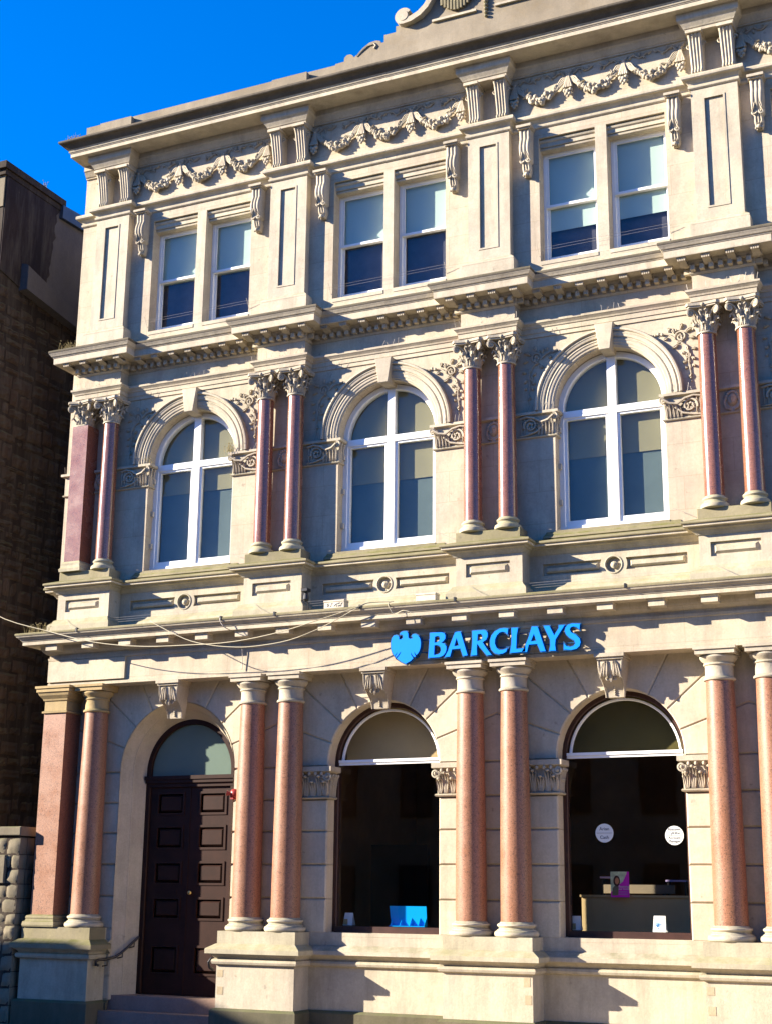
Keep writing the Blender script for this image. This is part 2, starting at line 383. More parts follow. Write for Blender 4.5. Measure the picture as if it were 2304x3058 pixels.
# ------------------------------------------------------------------ the bank
NB = 4; XL = -0.83; XR = 16.83; WY = 0.2
BANK = thing('bank_building', 'three storey cream stone bank with red granite column pairs, arched windows and blue sign', 'building', (8, 0.2, GZ))
def ped_path(hw, yf, ks, x_start, x_end, wy=WY):
    p = []
    for k in ks: p += [(4 * k - hw, wy), (4 * k - hw, yf), (4 * k + hw, yf), (4 * k + hw, wy)]
    return p
# body carcass (side walls, back, roof)
mb = MB(); mb.box(XL, XL + .3, .62, 9, GZ, 15.2); mb.box(XR - .3, XR, .62, 9, GZ, 15.2); mb.box(XL, XR, 9, 9.3, GZ, 15.2); mb.box(XL + .3, XR - .3, .6, 9, 15.0, 15.2)
mb.build('side_wall', 'stone', BANK)
mb = MB(); mb.box(XL, XL + .3, .21, .62, 4.2, 15.2); mb.build('corner_return', 'wall', BANK)
mb = MB(); mb.box(XR - .3, XR, .24, .62, GZ, 15.2); mb.build('corner_return', 'wall', BANK)

# --- plinth course, pedestals and sill band of the ground floor
PL = [(.07, GZ), (.07, -1.24), (.03, -1.205), (0, -1.2)]
PB = [(0, -1.2), (0, -.535), (.02, -.53), (.055, -.515), (.07, -.48), (.06, -.445), (.025, -.43), (.03, -.42), (.05, -.395), (.09, -.37), (.105, -.355), (.14, -.35), (.145, -.345), (.145, -.285), (.135, -.275), (.02, -.205), (0, -.20), (0, -.0)]
pathA = [(XL, .5), (XL, .2), (-.72, .2), (-.72, -.3), (.72, -.3), (.72, .2), (.83, .2)]
pathB = [(3.17, .2)] + ped_path(.72, -.3, range(1, NB + 1), 0, 0) + [(XR, .2)]
for pt, pth in (('left', pathA), ('right', pathB)):
    mb = MB(); mb.sweep(pth, PL); mb.build('plinth_course', 'plinth', BANK)
    mb = MB(); mb.sweep(pth, PB)
    mb.build('pedestal_course', 'mossy_ped' if pt == 'left' else 'stone', BANK)
for k in range(NB + 1):
    mb = MB(); mb.box(4 * k - .719, 4 * k + .719, -.299, .21, -.06, -.001); mb.build('pedestal_top', 'mossy_ped', BANK)
    mb = MB(); mb.sweep([(4 * k - .72, .15), (4 * k - .72, -.3), (4 * k + .72, -.3), (4 * k + .72, .15)], [(.10, -.3535), (.148, -.352), (.149, -.284), (.138, -.271), (.023, -.201), (.004, -.197), (.004, -.001)], caps=False); mb.build('pedestal_cap', 'moss' if k == 0 else 'mossy_ped', BANK)
    if k: # small repair patches let into the pedestals
        for (px, pz, pw, ph) in ((.58, -.70, .10, .13), (.60, -.95, .10, .13)) if k % 2 == 0 else ((-.70, -.72, .11, .11), (-.69, -.99, .11, .12)):
            mb = MB(); mb.box(4 * k + px, 4 * k + px + pw, -.304, -.28, pz, pz + ph); mb.build('repair_patch', 'patch', BANK)

# --- ground floor wall core with the arched openings, and the rusticated blocks in front of it
DR, DC = 1.17, 2.70; SPZ = 2.67; AC = 2.72
outer = rect(XL + .002, XR - .31, -1.2, 4.25)
core = []
x0 = XL + .02
bounds = []
holes = []
outer = [(XL + .02, -1.2), (.83 - .03, -1.2)] + [(2 + 1.2 * cos(pi - pi * i / 24), DC + 1.2 * sin(pi * i / 24)) for i in range(25)][0:25] + [(3.2, -1.2), (XR - .02, -1.2), (XR - .02, 4.24), (XL + .02, 4.24)]
for k in range(1, NB): holes.append(archpoly(4 * k + 2, 1.03, -.02, AC, 24))
mb = MB(); mb.plate(outer, holes, .235, .6); mb.build('ground_floor_wall', 'wall', BANK)
ROWS = [-.02, .527, 1.068, 1.608, 2.13, 2.67]
cblk = .022
for k in range(NB + 1):
    xa = 4 * k - 1.0 if k > 1 else (XL if k == 0 else 3.17); xb = 4 * k + 1.0 if k >= 1 else .83
    if k == NB: xb = XR
    for i in range(5):
        z0, z1 = ROWS[i], ROWS[i + 1]
        mb = MB(); mb.inset_prism(rect(xa + (.0), xb, z0 + .004, z1 - .004), .197 if i == 0 else .2, .62 if k else .5, cblk)
        # the reveal edge is rounded too
        mb.build('stone_block', 'block', BANK, label=None) if False else mb.build('stone_block', 'block', BANK)
for (xa, xb) in ((.60, .83), (3.17, 3.40)):      # door jamb below the sill line, three courses
    for i, (z0, z1) in enumerate(((-1.2, -.80), (-.80, -.41), (-.41, -.02))):
        mb = MB(); mb.inset_prism(rect(xa, xb, z0 + .004, z1 - .004), .19, .5, .02); mb.build('stone_block', 'block', BANK)
for k in range(NB):
    cx = 4 * k + 2; R = 1.0 if k else DR; cz = AC if k else DC
    ang = [0, 19.5, 40.5, 62, 118, 139.5, 160.5, 180]
    for i in range(7):
        a0, a1 = radians(ang[i]), radians(ang[i + 1]); nn = max(3, int((ang[i + 1] - ang[i]) / 6))
        g = .006
        poly = [(cx + R * cos(a1 + (a0 - a1) * j / nn), cz + R * sin(a1 + (a0 - a1) * j / nn)) for j in range(nn + 1)]
        far = 9.0 if i != 3 else 5.0
        poly += [(cx + far * cos(a0), cz + far * sin(a0) - (0.0 if a0 > .01 else .0)), (cx + far * cos(a1), cz + far * sin(a1))]
        if i == 0: poly.insert(-2, (cx + far, SPZ)) ; poly.insert(nn + 1, (cx + R, SPZ))
        if i == 6: poly.insert(0, (cx - R, SPZ)); poly.append((cx - far, SPZ))
        if area(poly) < 0: poly = poly[::-1]
        bx0 = 4 * k if k else XL; bx1 = 4 * k + 4 if k < NB - 1 else XR
        poly = clip(poly, bx0, bx1, SPZ + .002, 4.235)
        # drop duplicate points
        q = []
        for p in poly:
            if not q or (abs(p[0] - q[-1][0]) + abs(p[1] - q[-1][1])) > 1e-4: q.append(p)
        if len(q) > 3 and abs(q[0][0] - q[-1][0]) + abs(q[0][1] - q[-1][1]) < 1e-4: q.pop()
        keep = lambda a, b: (abs(a[0] - b[0]) < 1e-5 and (abs(a[0] - bx0) < 1e-4 or abs(a[0] - bx1) < 1e-4)) or (a[1] > 4.23 and b[1] > 4.23)
        mb = MB(); mb.inset_prism(q, .2, .55 if k else .45, cblk, keep); mb.build('voussoir', 'block', BANK)

# --- window sill slopes of the ground floor
for k in range(1, NB):
    mb = MB(); mb.add([(4 * k + 1.0, .197, -.06), (4 * k + 3.0, .197, -.06), (4 * k + 3.0, .5, .02), (4 * k + 1.0, .5, .02)],
                    [(0, 1, 2, 3)]); 
    mb.build('window_sill', 'block', BANK)

# --- ground floor columns
LC = .371
def lower_base():
    return [(.0, 0), (.315, 0), (.335, .015), (.342, .045), (.335, .075), (.315, .09), (.30, .095), (.298, .105), (.278, .115), (.268, .135), (.285, .148), (.298, .165), (.295, .185), (.278, .197), (.262, .2), (.255, .215), (.24, .222)]
mb = MB(); mb.lathe(0, 0, lower_base()[1:], 40); me_lbase = mb.mesh('column_base', 'stone', 40)
prof = [(.243 - .036 * (i / 16) ** 1.7, 3.53 * i / 16) for i in range(17)]
mb = MB(); mb.lathe(0, 0, prof, 48); me_lshaft = mb.mesh('column', 'granite', 60)
mb = MB(); mb.lathe(0, 0, [(.21, -.01), (.235, .0), (.242, .018), (.235, .035), (.214, .045), (.209, .06), (.207, .20), (.212, .215), (.228, .222), (.232, .235), (.228, .247), (.215, .252), (.225, .27), (.262, .30), (.284, .335), (.282, .362), (.26, .372)], 48)
mb.box(-.295, .295, -.295, .295, .372, .44); mb.box(-.318, .318, -.318, .318, .44, .483); me_lcap = mb.mesh('column_capital', 'stone', 35)
for k in range(NB + 1):
    for s in (-1, 1):
        if k == 0 and s < 0: continue
        x = 4 * k + s * LC
        c = place(me_lshaft, 'column', BANK, (x, 0, .205))
        place(me_lbase, 'column_base', c, (x, 0, .0)); cap = place(me_lcap, 'column_capital', c, (x, 0, 3.735))
        if k == 0: cap.data = me_lcap.copy(); cap.data.materials.clear(); cap.data.materials.append(M['ochre'])
def ring(x0, x1, y0, y1): return [(x0, y0), (x1, y0), (x1, y1), (x0, y1)]
pr = ring(-.612, -.125, -.245, .19)
mb = MB(); mb.sweep(pr, [(0, .2), (0, 3.74)], closed=True); p0 = mb.build('pilaster', 'granite', BANK)
mb = MB(); mb.sweep(pr, [(0, .001), (.09, .001), (.10, .03), (.09, .085), (.06, .10), (.05, .13), (.06, .15), (.05, .185), (.015, .2), (-.01, .21)], closed=True); mb.build('pilaster_base', 'moss', p0)
mb = MB(); mb.sweep(pr, [(-.01, 3.73), (.03, 3.735), (.035, 3.765), (.0, 3.78), (0, 3.95), (.02, 3.96), (.03, 3.99), (.08, 4.05), (.10, 4.10), (.12, 4.11), (.12, 4.17), (.14, 4.175), (.14, 4.218), (-.1, 4.219)], closed=True); mb.build('pilaster_capital', 'ochre', p0)

# --- carved capitals at the springing of the ground floor windows
def impost_capital():
    m = MB(); m.box(.42, 1.012, .19, .49, 2.17, 2.60)
    m.sweep([(.42, .5), (.42, .19), (1.012, .19), (1.012, .49)], [(.0, 2.13), (.03, 2.135), (.045, 2.155), (.03, 2.175), (0, 2.18)])
    m.sweep([(.42, .5), (.42, .19), (1.012, .19), (1.012, .49)], [(0, 2.54), (.07, 2.575), (.085, 2.585), (.085, 2.665), (0, 2.672)])
    for i, x in enumerate((.50, .62, .745, .87, .965)):         # long acanthus leaves on the face
        big = i % 2 == 0; h = .33 if not big else .24
        for dx in (-.035, 0, .035):
            m.leaf([(x + dx * (.5 + .9 * t) , 2.18 + h * t * (1 - abs(dx) * 2)) for t in [j / 6 for j in range(7)]], .03, .05, .19, 0, lambda t: .06 * t ** 3)
        m.ball((x, .10, 2.18 + h - .01), .033, 7, 4, 1, .7)
    for x in (.56, .69, .81, .92):
        m.ball((x, .115, 2.545), .03, 7, 4, .9, 1.1)
    m.tube(spiral(1.03, 2.50, .075, .012, pi * .9, 1.5, 18, .125), .02, 5); m.ball((1.03, .115, 2.50), .028, 7, 4)
    m.tube(spiral(.50, 2.50, .06, .012, 0, -1.5, 16, .14), .017, 5)
    for y in (.25, .34, .43):                                  # side leaves in the reveal
        for dy in (-.02, .02):
            m.tube([(1.012 + .05 * t ** 2, y + dy, 2.18 + .33 * t) for t in (0, .3, .6, .85, 1)], lambda t: .022 - .008 * t, 5)
        m.ball((1.07, y, 2.52), .03, 6, 4)
        m.ball((1.045, y + .04, 2.37), .024, 6, 4)
    return m
me_imp = impost_capital().mesh('impost_capital', 'carve', 40)
for k in range(1, NB + 1):
    if k < NB: place(me_imp, 'impost_capital', BANK, (4 * k, 0, 0))
    if k > 1: place(me_imp, 'impost_capital', BANK, (4 * k, 0, 0), scale=(-1, 1, 1))

# --- scrolled keystone consoles of the ground floor
def console(w_top, w_bot, z0, z1, depth, flute=0, nz=18, nx=8, wy=.2, fluteamp=.02, wfn=None):
    m = MB(); rows = []
    for j in range(nz + 1):
        t = j / nz; z = z0 + (z1 - z0) * t; w = (wfn(t) if wfn else w_bot + (w_top - w_bot) * t) / 2; d = depth(t)
        row = [(-w, wy + .01, z)]
        for i in range(nx + 1):
            u = i / nx; x = -w + 2 * w * u
            fl = fluteamp * abs(sin(pi * flute * u)) if flute else 0
            row.append((x, wy - d - fl, z))
        row.append((w, wy + .01, z)); rows.append(row)
    n = nx + 3; fs = [(j * n + i, j * n + i + 1, (j + 1) * n + i + 1, (j + 1) * n + i) for j in range(nz) for i in range(n - 1)]
    fs += [tuple(range(n)), tuple(range(nz * n, nz * n + n))]
    m.add([p for r in rows for p in r], fs); return m
def kdep(t): return .12 + .25 * (0.5 - 0.5 * cos(pi * min(1, max(0, (t - .12) / .62)))) + .012 * sin(pi * t)
m = console(.40, .235, 3.575, 4.13, kdep)
m.box(-.235, .235, -.235, .2, 4.165, 4.222); m.box(-.215, .215, -.205, .2, 4.13, 4.165)
for sx in (-1, 1):                               # acanthus spray and bead drop on the face
    for dx, a in ((.155, .10), (.10, .05), (.05, .02)):
        m.leaf([(sx * (dx - a * t * .6 + .01), 3.87 + .24 * t - .03 * (dx > .1)) for t in [j / 6 for j in range(7)]], .024, .03, .2 - kdep(.82), 0, lambda t: .01 * sin(pi * t))
    m.tube([(sx * (.19 - .05 * (1 - t)), .2 - kdep(t) - .004, 3.575 + .555 * t) for t in [j / 12 for j in range(13)]], .013, 5)
    m.tube(spiral(sx * .055, 3.85, .045, .01, pi / 2, sx * 1.3, 14, .2 - kdep(.5) - .015), .014, 5)
m.leaf([(0, 3.78 + .26 * t) for t in [j / 6 for j in range(7)]], .03, .04, .2 - kdep(.6) + .02)
for j in range(5): m.ball((0, .2 - kdep(.05 + .06 * j) - .012, 3.62 + .036 * j), .019, 7, 4)
me_key = m.mesh('keystone_console', 'carve', 40)
for k in range(NB): place(me_key, 'keystone_console', BANK, (4 * k + 2, 0, 0))

# --- first entablature: frieze, bed mould, cornice and its blocks
EP = [(-.62, 2), (-.62, -.2), (XR, -.2), (XR, 2)]
mb = MB(); mb.sweep(EP, [(-.42, 4.221), (0, 4.221), (0, 4.275), (-.012, 4.285), (-.012, 4.69), (.012, 4.70), (.016, 4.745), (-.005, 4.75), (-.005, 4.80), (.04, 4.815), (.10, 4.87), (.115, 4.90), (.13, 4.955)])
FRZ = mb.build('frieze', 'wall', BANK)
mb = MB(); mb.box(-.606, 1.085, -.232, -.15, 4.30, 4.688); mb.build('frieze_panel', 'block', BANK)
mb = MB(); mb.sweep(EP, [(-.1, 4.957), (.355, 4.957), (.355, 5.022), (.368, 5.026), (.37, 5.045), (.385, 5.047), (.39, 5.06), (.395, 5.064), (.412, 5.072), (.425, 5.09), (.44, 5.096), (.45, 5.118), (.455, 5.125)])
CR1 = mb.build('cornice', 'stone', BANK)
mb = MB(); mb.sweep(EP, [(.40, 5.126), (.462, 5.127), (.468, 5.150), (.46, 5.168), (.2, 5.225), (-.18, 5.29), (-.45, 5.30)]); mb.build('cornice_top', 'moss', CR1)
mb = MB(); mb.box(-.125, .125, -.5, -.30, 4.845, 4.960); mb.sweep([(-.125, -.3), (-.125, -.5), (.125, -.5), (.125, -.3)], [(0, 4.93), (.018, 4.945), (.018, 4.958)]); me_mod = mb.mesh('cornice_block', 'stone')
for n in range(22): 
    x = -.36 + .81 * n - .01 * n
    if x < XR: place(me_mod, 'cornice_block', CR1, (x, 0, 0))

# --- first floor: pedestals, apron wall with panels and roundels
P2 = ped_path(.575, -.15, range(0, NB + 1), 0, 0); P2 = [(XL, .5), (XL, .2)] + P2 + [(XR, .2), (XR, .5)]
mb = MB(); mb.sweep(P2, [(.115, 5.24), (.115, 5.34), (.10, 5.375), (.05, 5.42), (.03, 5.46), (.0, 5.475)]); mb.build('pedestal_foot', 'mossy_ped', BANK)
mb = MB()
outer = rect(-.575, .575, 5.47, 5.96)
mb.plate(outer, [rect(-.40, .36, 5.61, 5.835)], -.15, -.10, back=False); mb.box(-.575, .575, -.11, .21, 5.47, 5.96)
mb.inset_prism(rect(-.35, .31, 5.655, 5.79), -.148, -.10, .035)
me_ped = mb.mesh('pedestal_die', 'stone')
for k in range(NB + 1): place(me_ped, 'pedestal_die', BANK, (4 * k + .02, 0, 0))
mb = MB(); mb.sweep(P2, [(0, 5.95), (.015, 5.955), (.03, 5.98), (.065, 6.02), (.085, 6.03), (.10, 6.032), (.11, 6.06), (.17, 6.062), (.175, 6.065), (.175, 6.10), (.185, 6.103)]); SB = mb.build('pedestal_cap', 'stone', BANK)
mb = MB(); mb.sweep(P2, [(.18, 6.104), (.20, 6.106), (.205, 6.12), (.20, 6.145), (.0, 6.215), (-.3, 6.22)]); mb.build('cap_ledge', 'moss', SB)
def cap_panel(x0, x1, z0, z1, cxr, cr, left, n=8):
    pts = []
    a = math.asin((z1 - z0) / 2 / cr); zc = (z0 + z1) / 2
    for i in range(n + 1):
        t = -a + 2 * a * i / n
        pts.append((cxr + cr * cos(t), zc + cr * sin(t)) if left else (cxr - cr * cos(t), zc + cr * sin(t)))
    # opening polygon with one end curved round the roundel
    return ([(x1, z0), (x1, z1)] + pts[::-1]) if left else ([(x0, z1), (x0, z0)] + pts)
for k in range(NB):
    c = 4 * k + 2; mb = MB()
    right = cap_panel(c + .2, c + 1.18, 5.605, 5.80, c, .22, True); leftp = cap_panel(c - 1.18, c - .2, 5.605, 5.80, c, .22, False)
    mb.plate(rect(c - 1.43, c + 1.43, 5.47, 5.96), [right, leftp, circle(c, 5.70, .125, 24)], .2, .26, back=False)
    mb.box(c - 1.43, c + 1.43, .255, .6, 5.2, 6.2)
    mb.inset_prism(cap_panel(c + .2, c + 1.135, 5.65, 5.755, c, .27, True, 1), .205, .258, .026)
    mb.inset_prism(cap_panel(c - 1.135, c - .2, 5.65, 5.755, c, .27, False, 1), .205, .258, .026)
    mb.xform(lambda x, y, z: (x, y, z))
    ap = mb.build('apron_panel', 'stone', BANK)
    mb = MB(); mb.lathe(0, 0, [(.06, 0), (.058, .03), (.035, .045), (.02, .06), (.0, .065)], 20)
    mb.lathe(0, 0, [(.155, -.01), (.152, .008), (.14, .014), (.128, .008), (.125, -.012)], 24); mb.f = [f for f in mb.f if len(f) < 20 or max(f) < 6 * 20]
    mb.xform(lambda x, y, z: (x + c, .25 - z if abs(x) + abs(y) < .085 else .2 - z, y + 5.70)); mb.build('roundel', 'stone', ap, smooth=50)
for k in range(NB + 1):
    mb = MB(); mb.inset_prism(rect(4 * k - .565, 4 * k + .565, 6.19, 6.375), -.14, .21, .008); mb.build('column_plinth', 'moss', BANK)

# --- first floor wall, openings and archivolts
SZ = 8.44; HW = .925
mb = MB(); mb.plate(rect(XL, XR, 6.18, 9.80), [archpoly(4 * k + 2, HW, 6.33, SZ, 32) for k in range(NB)], .2, .54); 
mb.build('first_floor_wall', 'wall', BANK)
for k in range(NB):
    c = 4 * k + 2
    mb = MB(); mb.sweep([(c - 1.10, .21), (c - 1.10, .19), (c + 1.10, .19), (c + 1.10, .21)], [(.02, 6.20), (.05, 6.215), (.045, 6.25), (.02, 6.28), (.0, 6.325), (-.03, 6.335)])
    mb.box(c - HW - .01, c + HW + .01, .18, .54, 6.30, 6.34); mb.build('window_sill', 'moss', BANK)
    mb = MB(); mb.arch(c, SZ, [(1.245, .21), (1.248, .115), (1.235, .095), (1.205, .09), (1.195, .10), (1.188, .125), (1.17, .13), (1.165, .118), (1.15, .112), (1.14, .12), (1.10, .128), (1.095, .15), (1.075, .155), (1.068, .143), (1.05, .138), (1.04, .148), (1.0, .152), (.985, .165), (.955, .168), (.945, .185), (.93, .188), (.921, .215)], 8.41, 40)
    mb.build('arch_moulding', 'stone', BANK, smooth=25)
    mb = MB(); poly = [(-.092, 9.285), (.092, 9.285), (.158, 9.745), (-.158, 9.745)]; mb.inset_prism([(c + x, z) for x, z in poly], .035, .42, .008); mb.build('keystone', 'stone', BANK)
# carved impost band
IB = [(.0, 7.955), (.03, 7.96), (.04, 7.975), (.03, 7.99), (.012, 7.995), (.012, 8.34), (.06, 8.355), (.075, 8.36), (.075, 8.405), (.0, 8.415), (-.02, 8.415)]
for k in range(NB + 1):
    p = [(4 * k - 1.076, .43), (4 * k - 1.076, .199), (4 * k + 1.076, .199), (4 * k + 1.076, .43)]
    if k == 0: p = [(XL - .001, .5), (XL - .001, .199), (1.076, .199), (1.076, .43)]
    mb = MB(); mb.sweep(p, IB); mb.build('impost_band', 'stone', BANK)
def band_carving():
    m = MB(); y = .18
    m.tube(spiral(.66, 8.17, .125, .02, pi * 1.1, -1.6, 30, y - .02), lambda t: .02 * (1 - .3 * t), 6)
    for i in range(9):
        a = pi * .95 - i * .42; m.leaf([(.66 + (.10 + .055 * t) * cos(a - t * .5), 8.17 + (.10 + .055 * t) * sin(a - t * .5)) for t in (0, .33, .66, 1)], .018, .03, y)
    for i in range(5):
        a = pi * .2 + i * 1.2; m.ball((.66 + .045 * cos(a), y - .02, 8.17 + .045 * sin(a)), .022, 6, 4)
    m.tube([(.46, y - .01, 8.31), (.60, y - .03, 8.33), (.74, y - .045, 8.29), (.86, y - .05, 8.21), (.98, y - .07, 8.23), (1.08, y - .09, 8.30)], lambda t: .022, 6)
    m.tube([(.45, y, 8.01), (.60, y - .02, 8.015), (.78, y - .03, 8.06), (.90, y - .04, 8.16)], .018, 6)
    for i, x in enumerate((.80, .86, .92, .98, 1.035)):
        m.leaf([(x + .02 * t, 7.995 + (.17 + .025 * i) * t) for t in [j / 5 for j in range(6)]], .024, .045, y, 0, lambda t: .05 * t * t)
    m.tube(spiral(1.085, 8.285, .062, .012, pi * .6, -1.5, 18, .125), .02, 5); m.ball((1.085, .115, 8.285), .025, 6, 4)
    for x in (.50, .56): m.leaf([(x, 8.33 - .30 * t) for t in (0, .3, .6, 1)], .022, .035, y)
    for yy in (.24, .33): m.tube([(1.076 + .045 * t * t, yy, 7.99 + .34 * t) for t in (0, .3, .6, .85, 1)], .022, 5); m.ball((1.12, yy, 8.31), .028, 6, 4)
    return m
me_bc = band_carving().mesh('scroll_carving', 'carve', 45)
def head_carving():
    m = MB(); m.ball((0, .19, 8.18), .085, 12, 8, .8, 1.25)
    for i in range(9):
        a = pi * i / 8; m.ball((.10 * cos(a), .185, 8.20 + .115 * sin(a)), .035, 7, 5)
    m.leaf([(0, 8.23 - .09 * t) for t in (0, .5, 1)], .014, .02, .125); m.ball((-.032, .125, 8.205), .013, 5, 3); m.ball((.032, .125, 8.205), .013, 5, 3)
    m.ball((0, .13, 8.12), .02, 6, 4, .6, .5)
    for s in (-1, 1): m.tube([(s * .11, .18, 8.20), (s * .13, .17, 8.12), (s * .09, .17, 8.04), (s * .03, .17, 8.02)], .022, 5)
    return m
me_head = head_carving().mesh('carved_head', 'carve', 60)
for k in range(NB + 1):
    if k < NB: place(me_bc, 'scroll_carving', BANK, (4 * k, 0, 0))
    if k > 0: place(me_bc, 'scroll_carving', BANK, (4 * k, 0, 0), scale=(-1, 1, 1))
    place(me_head, 'carved_head', BANK, (4 * k, 0, 0))
# foliage in the spandrels
def spandrel():
    m = MB(); y = .2
    m.tube(spiral(.83, 9.36, .10, .02, -pi * .1, 1.5, 26, y - .02), lambda t: .014, 6)
    m.tube([(.93, y - .02, 9.35), (1.02, y - .02, 9.42), (1.12, y - .02, 9.45), (1.2, y - .02, 9.44)], lambda t: .016 * (1 - .4 * t), 5)
    m.tube([(.83, y - .02, 9.26), (.73, y - .02, 9.18), (.70, y - .02, 9.04), (.71, y - .02, 8.9), (.69, y - .015, 8.72)], lambda t: .018 * (1 - .5 * t), 5)
    m.tube(spiral(.72, 9.03, .055, .012, 0, -1.4, 14, y - .02), .012, 5)
    for (x, z, a, l) in ((.74, 9.42, 2.2, .13), (.83, 9.49, 1.5, .10), (.93, 9.44, .8, .09), (.70, 9.33, 3.0, .10), (.76, 9.2, 3.9, .10), (.88, 9.24, 5.2, .11), (.66, 9.12, 2.7, .08), (.76, 9.06, .2, .08),
                         (.67, 8.98, 3.3, .07), (.74, 8.93, 5.7, .08), (.66, 8.86, 3.6, .06), (.73, 8.82, 5.9, .06), (1.02, 9.47, 1.3, .07), (1.05, 9.38, 5.2, .07), (.83, 9.36, 1.0, .06), (.83, 9.36, 4.0, .06), (.80, 9.3, 5.4, .1), (.69, 8.72, 4.7, .08)):
        m.leaf([(x + l * t * cos(a + .5 * t), z + l * t * sin(a + .5 * t)) for t in (0, .3, .6, .85, 1)], .034, .035, y, 1, lambda t: .015 * sin(pi * t))
    for (x, z, r) in ((1.13, 9.44, .03), (1.19, 9.46, .026), (1.24, 9.44, .02), (1.28, 9.45, .014), (.69, 8.64, .02), (.69, 8.58, .015), (.75, 8.97, .02), (.9, 9.48, .02)): m.ball((x, y - .015, z), r, 7, 4)
    return m
me_sp = spandrel().mesh('spandrel_carving', 'carve', 45)
for k in range(NB + 1):
    if k < NB: place(me_sp, 'spandrel_carving', BANK, (4 * k - .06, 0, 0))
    if k > 0: place(me_sp, 'spandrel_carving', BANK, (4 * k + .06, 0, 0), scale=(-1, 1, 1))

# --- first floor columns with leafy capitals
UC = .308
mb = MB(); mb.lathe(0, 0, [(.205, 0), (.222, .012), (.228, .04), (.22, .07), (.20, .082), (.192, .088), (.19, .096), (.175, .105), (.168, .125), (.178, .138), (.19, .15), (.19, .168), (.178, .178), (.165, .183), (.16, .20), (.152, .207)], 36); me_ub = mb.mesh('column_base', 'mossy_ped', 40)
mb = MB(); mb.lathe(0, 0, [(.155 - .014 * (i / 12) ** 1.6, 2.66 * i / 12) for i in range(13)], 48); me_us = mb.mesh('column', 'granite_polished', 60)
def corinthian(square=False):
    m = MB(); sq = .85 if square else 0
    m.lathe(0, 0, [(.14, 0), (.163, .004), (.168, .02), (.160, .036), (.138, .042), (.135, .08), (.14, .30), (.165, .38), (.20, .415), (.17, .42)], 24, sq)
    def pleaf(a, h, r0, out, w):
        rad = 1.0
        if square: rad = 1 + .55 * (1 / max(abs(cos(a)), abs(sin(a))) - 1)
        vs = []; n = 9; ca, sa = cos(a), sin(a)
        for i in range(n + 1):
            t = i / n
            if t < .8: r = r0 + .02 * t + out * (t / .8) ** 3; z = .045 + h * t / .8
            else: q = (t - .8) / .2; r = r0 + .016 + out * (1 + .35 * q); z = .045 + h * (1 - .28 * q * q)
            r *= rad
            ww = w * (.75 + .35 * sin(pi * t)) * (1 if i % 2 else .80) * (1.0 if t < .8 else .75)
            for u in (-1, -.5, 0, .5, 1):
                rr = r + (.014 if abs(u) == .5 else (.004 if u == 0 else -.012)); vs.append((ca * rr - sa * ww * u, sa * rr + ca * ww * u, z))
        m.add(vs, [(i * 5 + k, i * 5 + k + 1, (i + 1) * 5 + k + 1, (i + 1) * 5 + k) for i in range(n) for k in range(4)])
    for i in range(8): pleaf(2 * pi * i / 8, .13, .142, .045, .050)
    for i in range(8): pleaf(2 * pi * (i + .5) / 8, .245, .140, .06, .046)
    for i in range(4):
        a = pi / 4 + i * pi / 2; ca, sa = cos(a), sin(a)
        def R3(u, z, v=0): return (ca * u - sa * v, sa * u + ca * v, z)
        for v in (-.018, .018):
            m.tube([R3(.15, .20, v * 3), R3(.17, .30, v * 2), R3(.22, .375, v), R3(.29, .40, v)], .017, 5)
        pts = [R3(.285 + (.06 - .045 * t) * cos(pi / 2 - t * 8.5), .345 + (.06 - .045 * t) * sin(pi / 2 - t * 8.5), 0) for t in [j / 16 for j in range(17)]]
        m.tube(pts, lambda t: .028 - .01 * t, 6); m.ball(R3(.285, .345), .022, 7, 4)
        b = i * pi / 2; cb, sb = cos(b), sin(b)
        for s in (-1, 1):
            m.tube([(cb * .16 - sb * s * .03, sb * .16 + cb * s * .03, .27), (cb * .19 - sb * s * .06, sb * .19 + cb * s * .06, .36), (cb * .205 - sb * s * .045, sb * .205 + cb * s * .045, .385), (cb * .205 - sb * s * .02, sb * .205 + cb * s * .02, .365)], .014, 5)
        m.ball((cb * .225, sb * .225, .455), .034, 8, 5)
    # concave abacus
    pts = []
    for i in range(4):
        a = pi / 4 + i * pi / 2
        for t, rr in ((-.10, .355), (.10, .355), (.42, .268), (.785, .232), (1.15, .268)):
            pts.append((rr * cos(a + t), rr * sin(a + t)))
    for z0, z1, s in ((.418, .445, .93), (.445, .49, 1.0)):
        n = len(pts); m.add([(x * s, y * s, z0) for x, y in pts] + [(x * s, y * s, z1) for x, y in pts], [tuple(range(n)), tuple(range(n, 2 * n))] + [(i, (i + 1) % n, n + (i + 1) % n, n + i) for i in range(n)])
    return m
me_uc = corinthian().mesh('column_capital', 'carve', 45); me_uc2 = corinthian(True).mesh('pilaster_capital', 'carve', 45)
for k in range(NB + 1):
    for s in (-1, 1):
        if k == 0 and s < 0: continue
        x = 4 * k + s * UC
        c = place(me_us, 'column', BANK, (x, 0, 6.575)); place(me_ub, 'column_base', c, (x, 0, 6.372)); place(me_uc, 'column_capital', c, (x, 0, 9.228))
ur = ring(-.475, -.125, -.16, .19)
mb = MB(); mb.sweep(ur, [(0, 6.57), (0, 9.235)], closed=True); p0 = mb.build('pilaster', 'granite_polished', BANK)
mb = MB(); mb.sweep(ur, [(0, 6.374), (.06, 6.375), (.065, 6.43), (.045, 6.45), (.035, 6.49), (.04, 6.53), (.01, 6.57), (-.01, 6.58)], closed=True); mb.build('pilaster_base', 'mossy_ped', p0)
place(me_uc2, 'pilaster_capital', p0, (-.30, .0, 9.228))
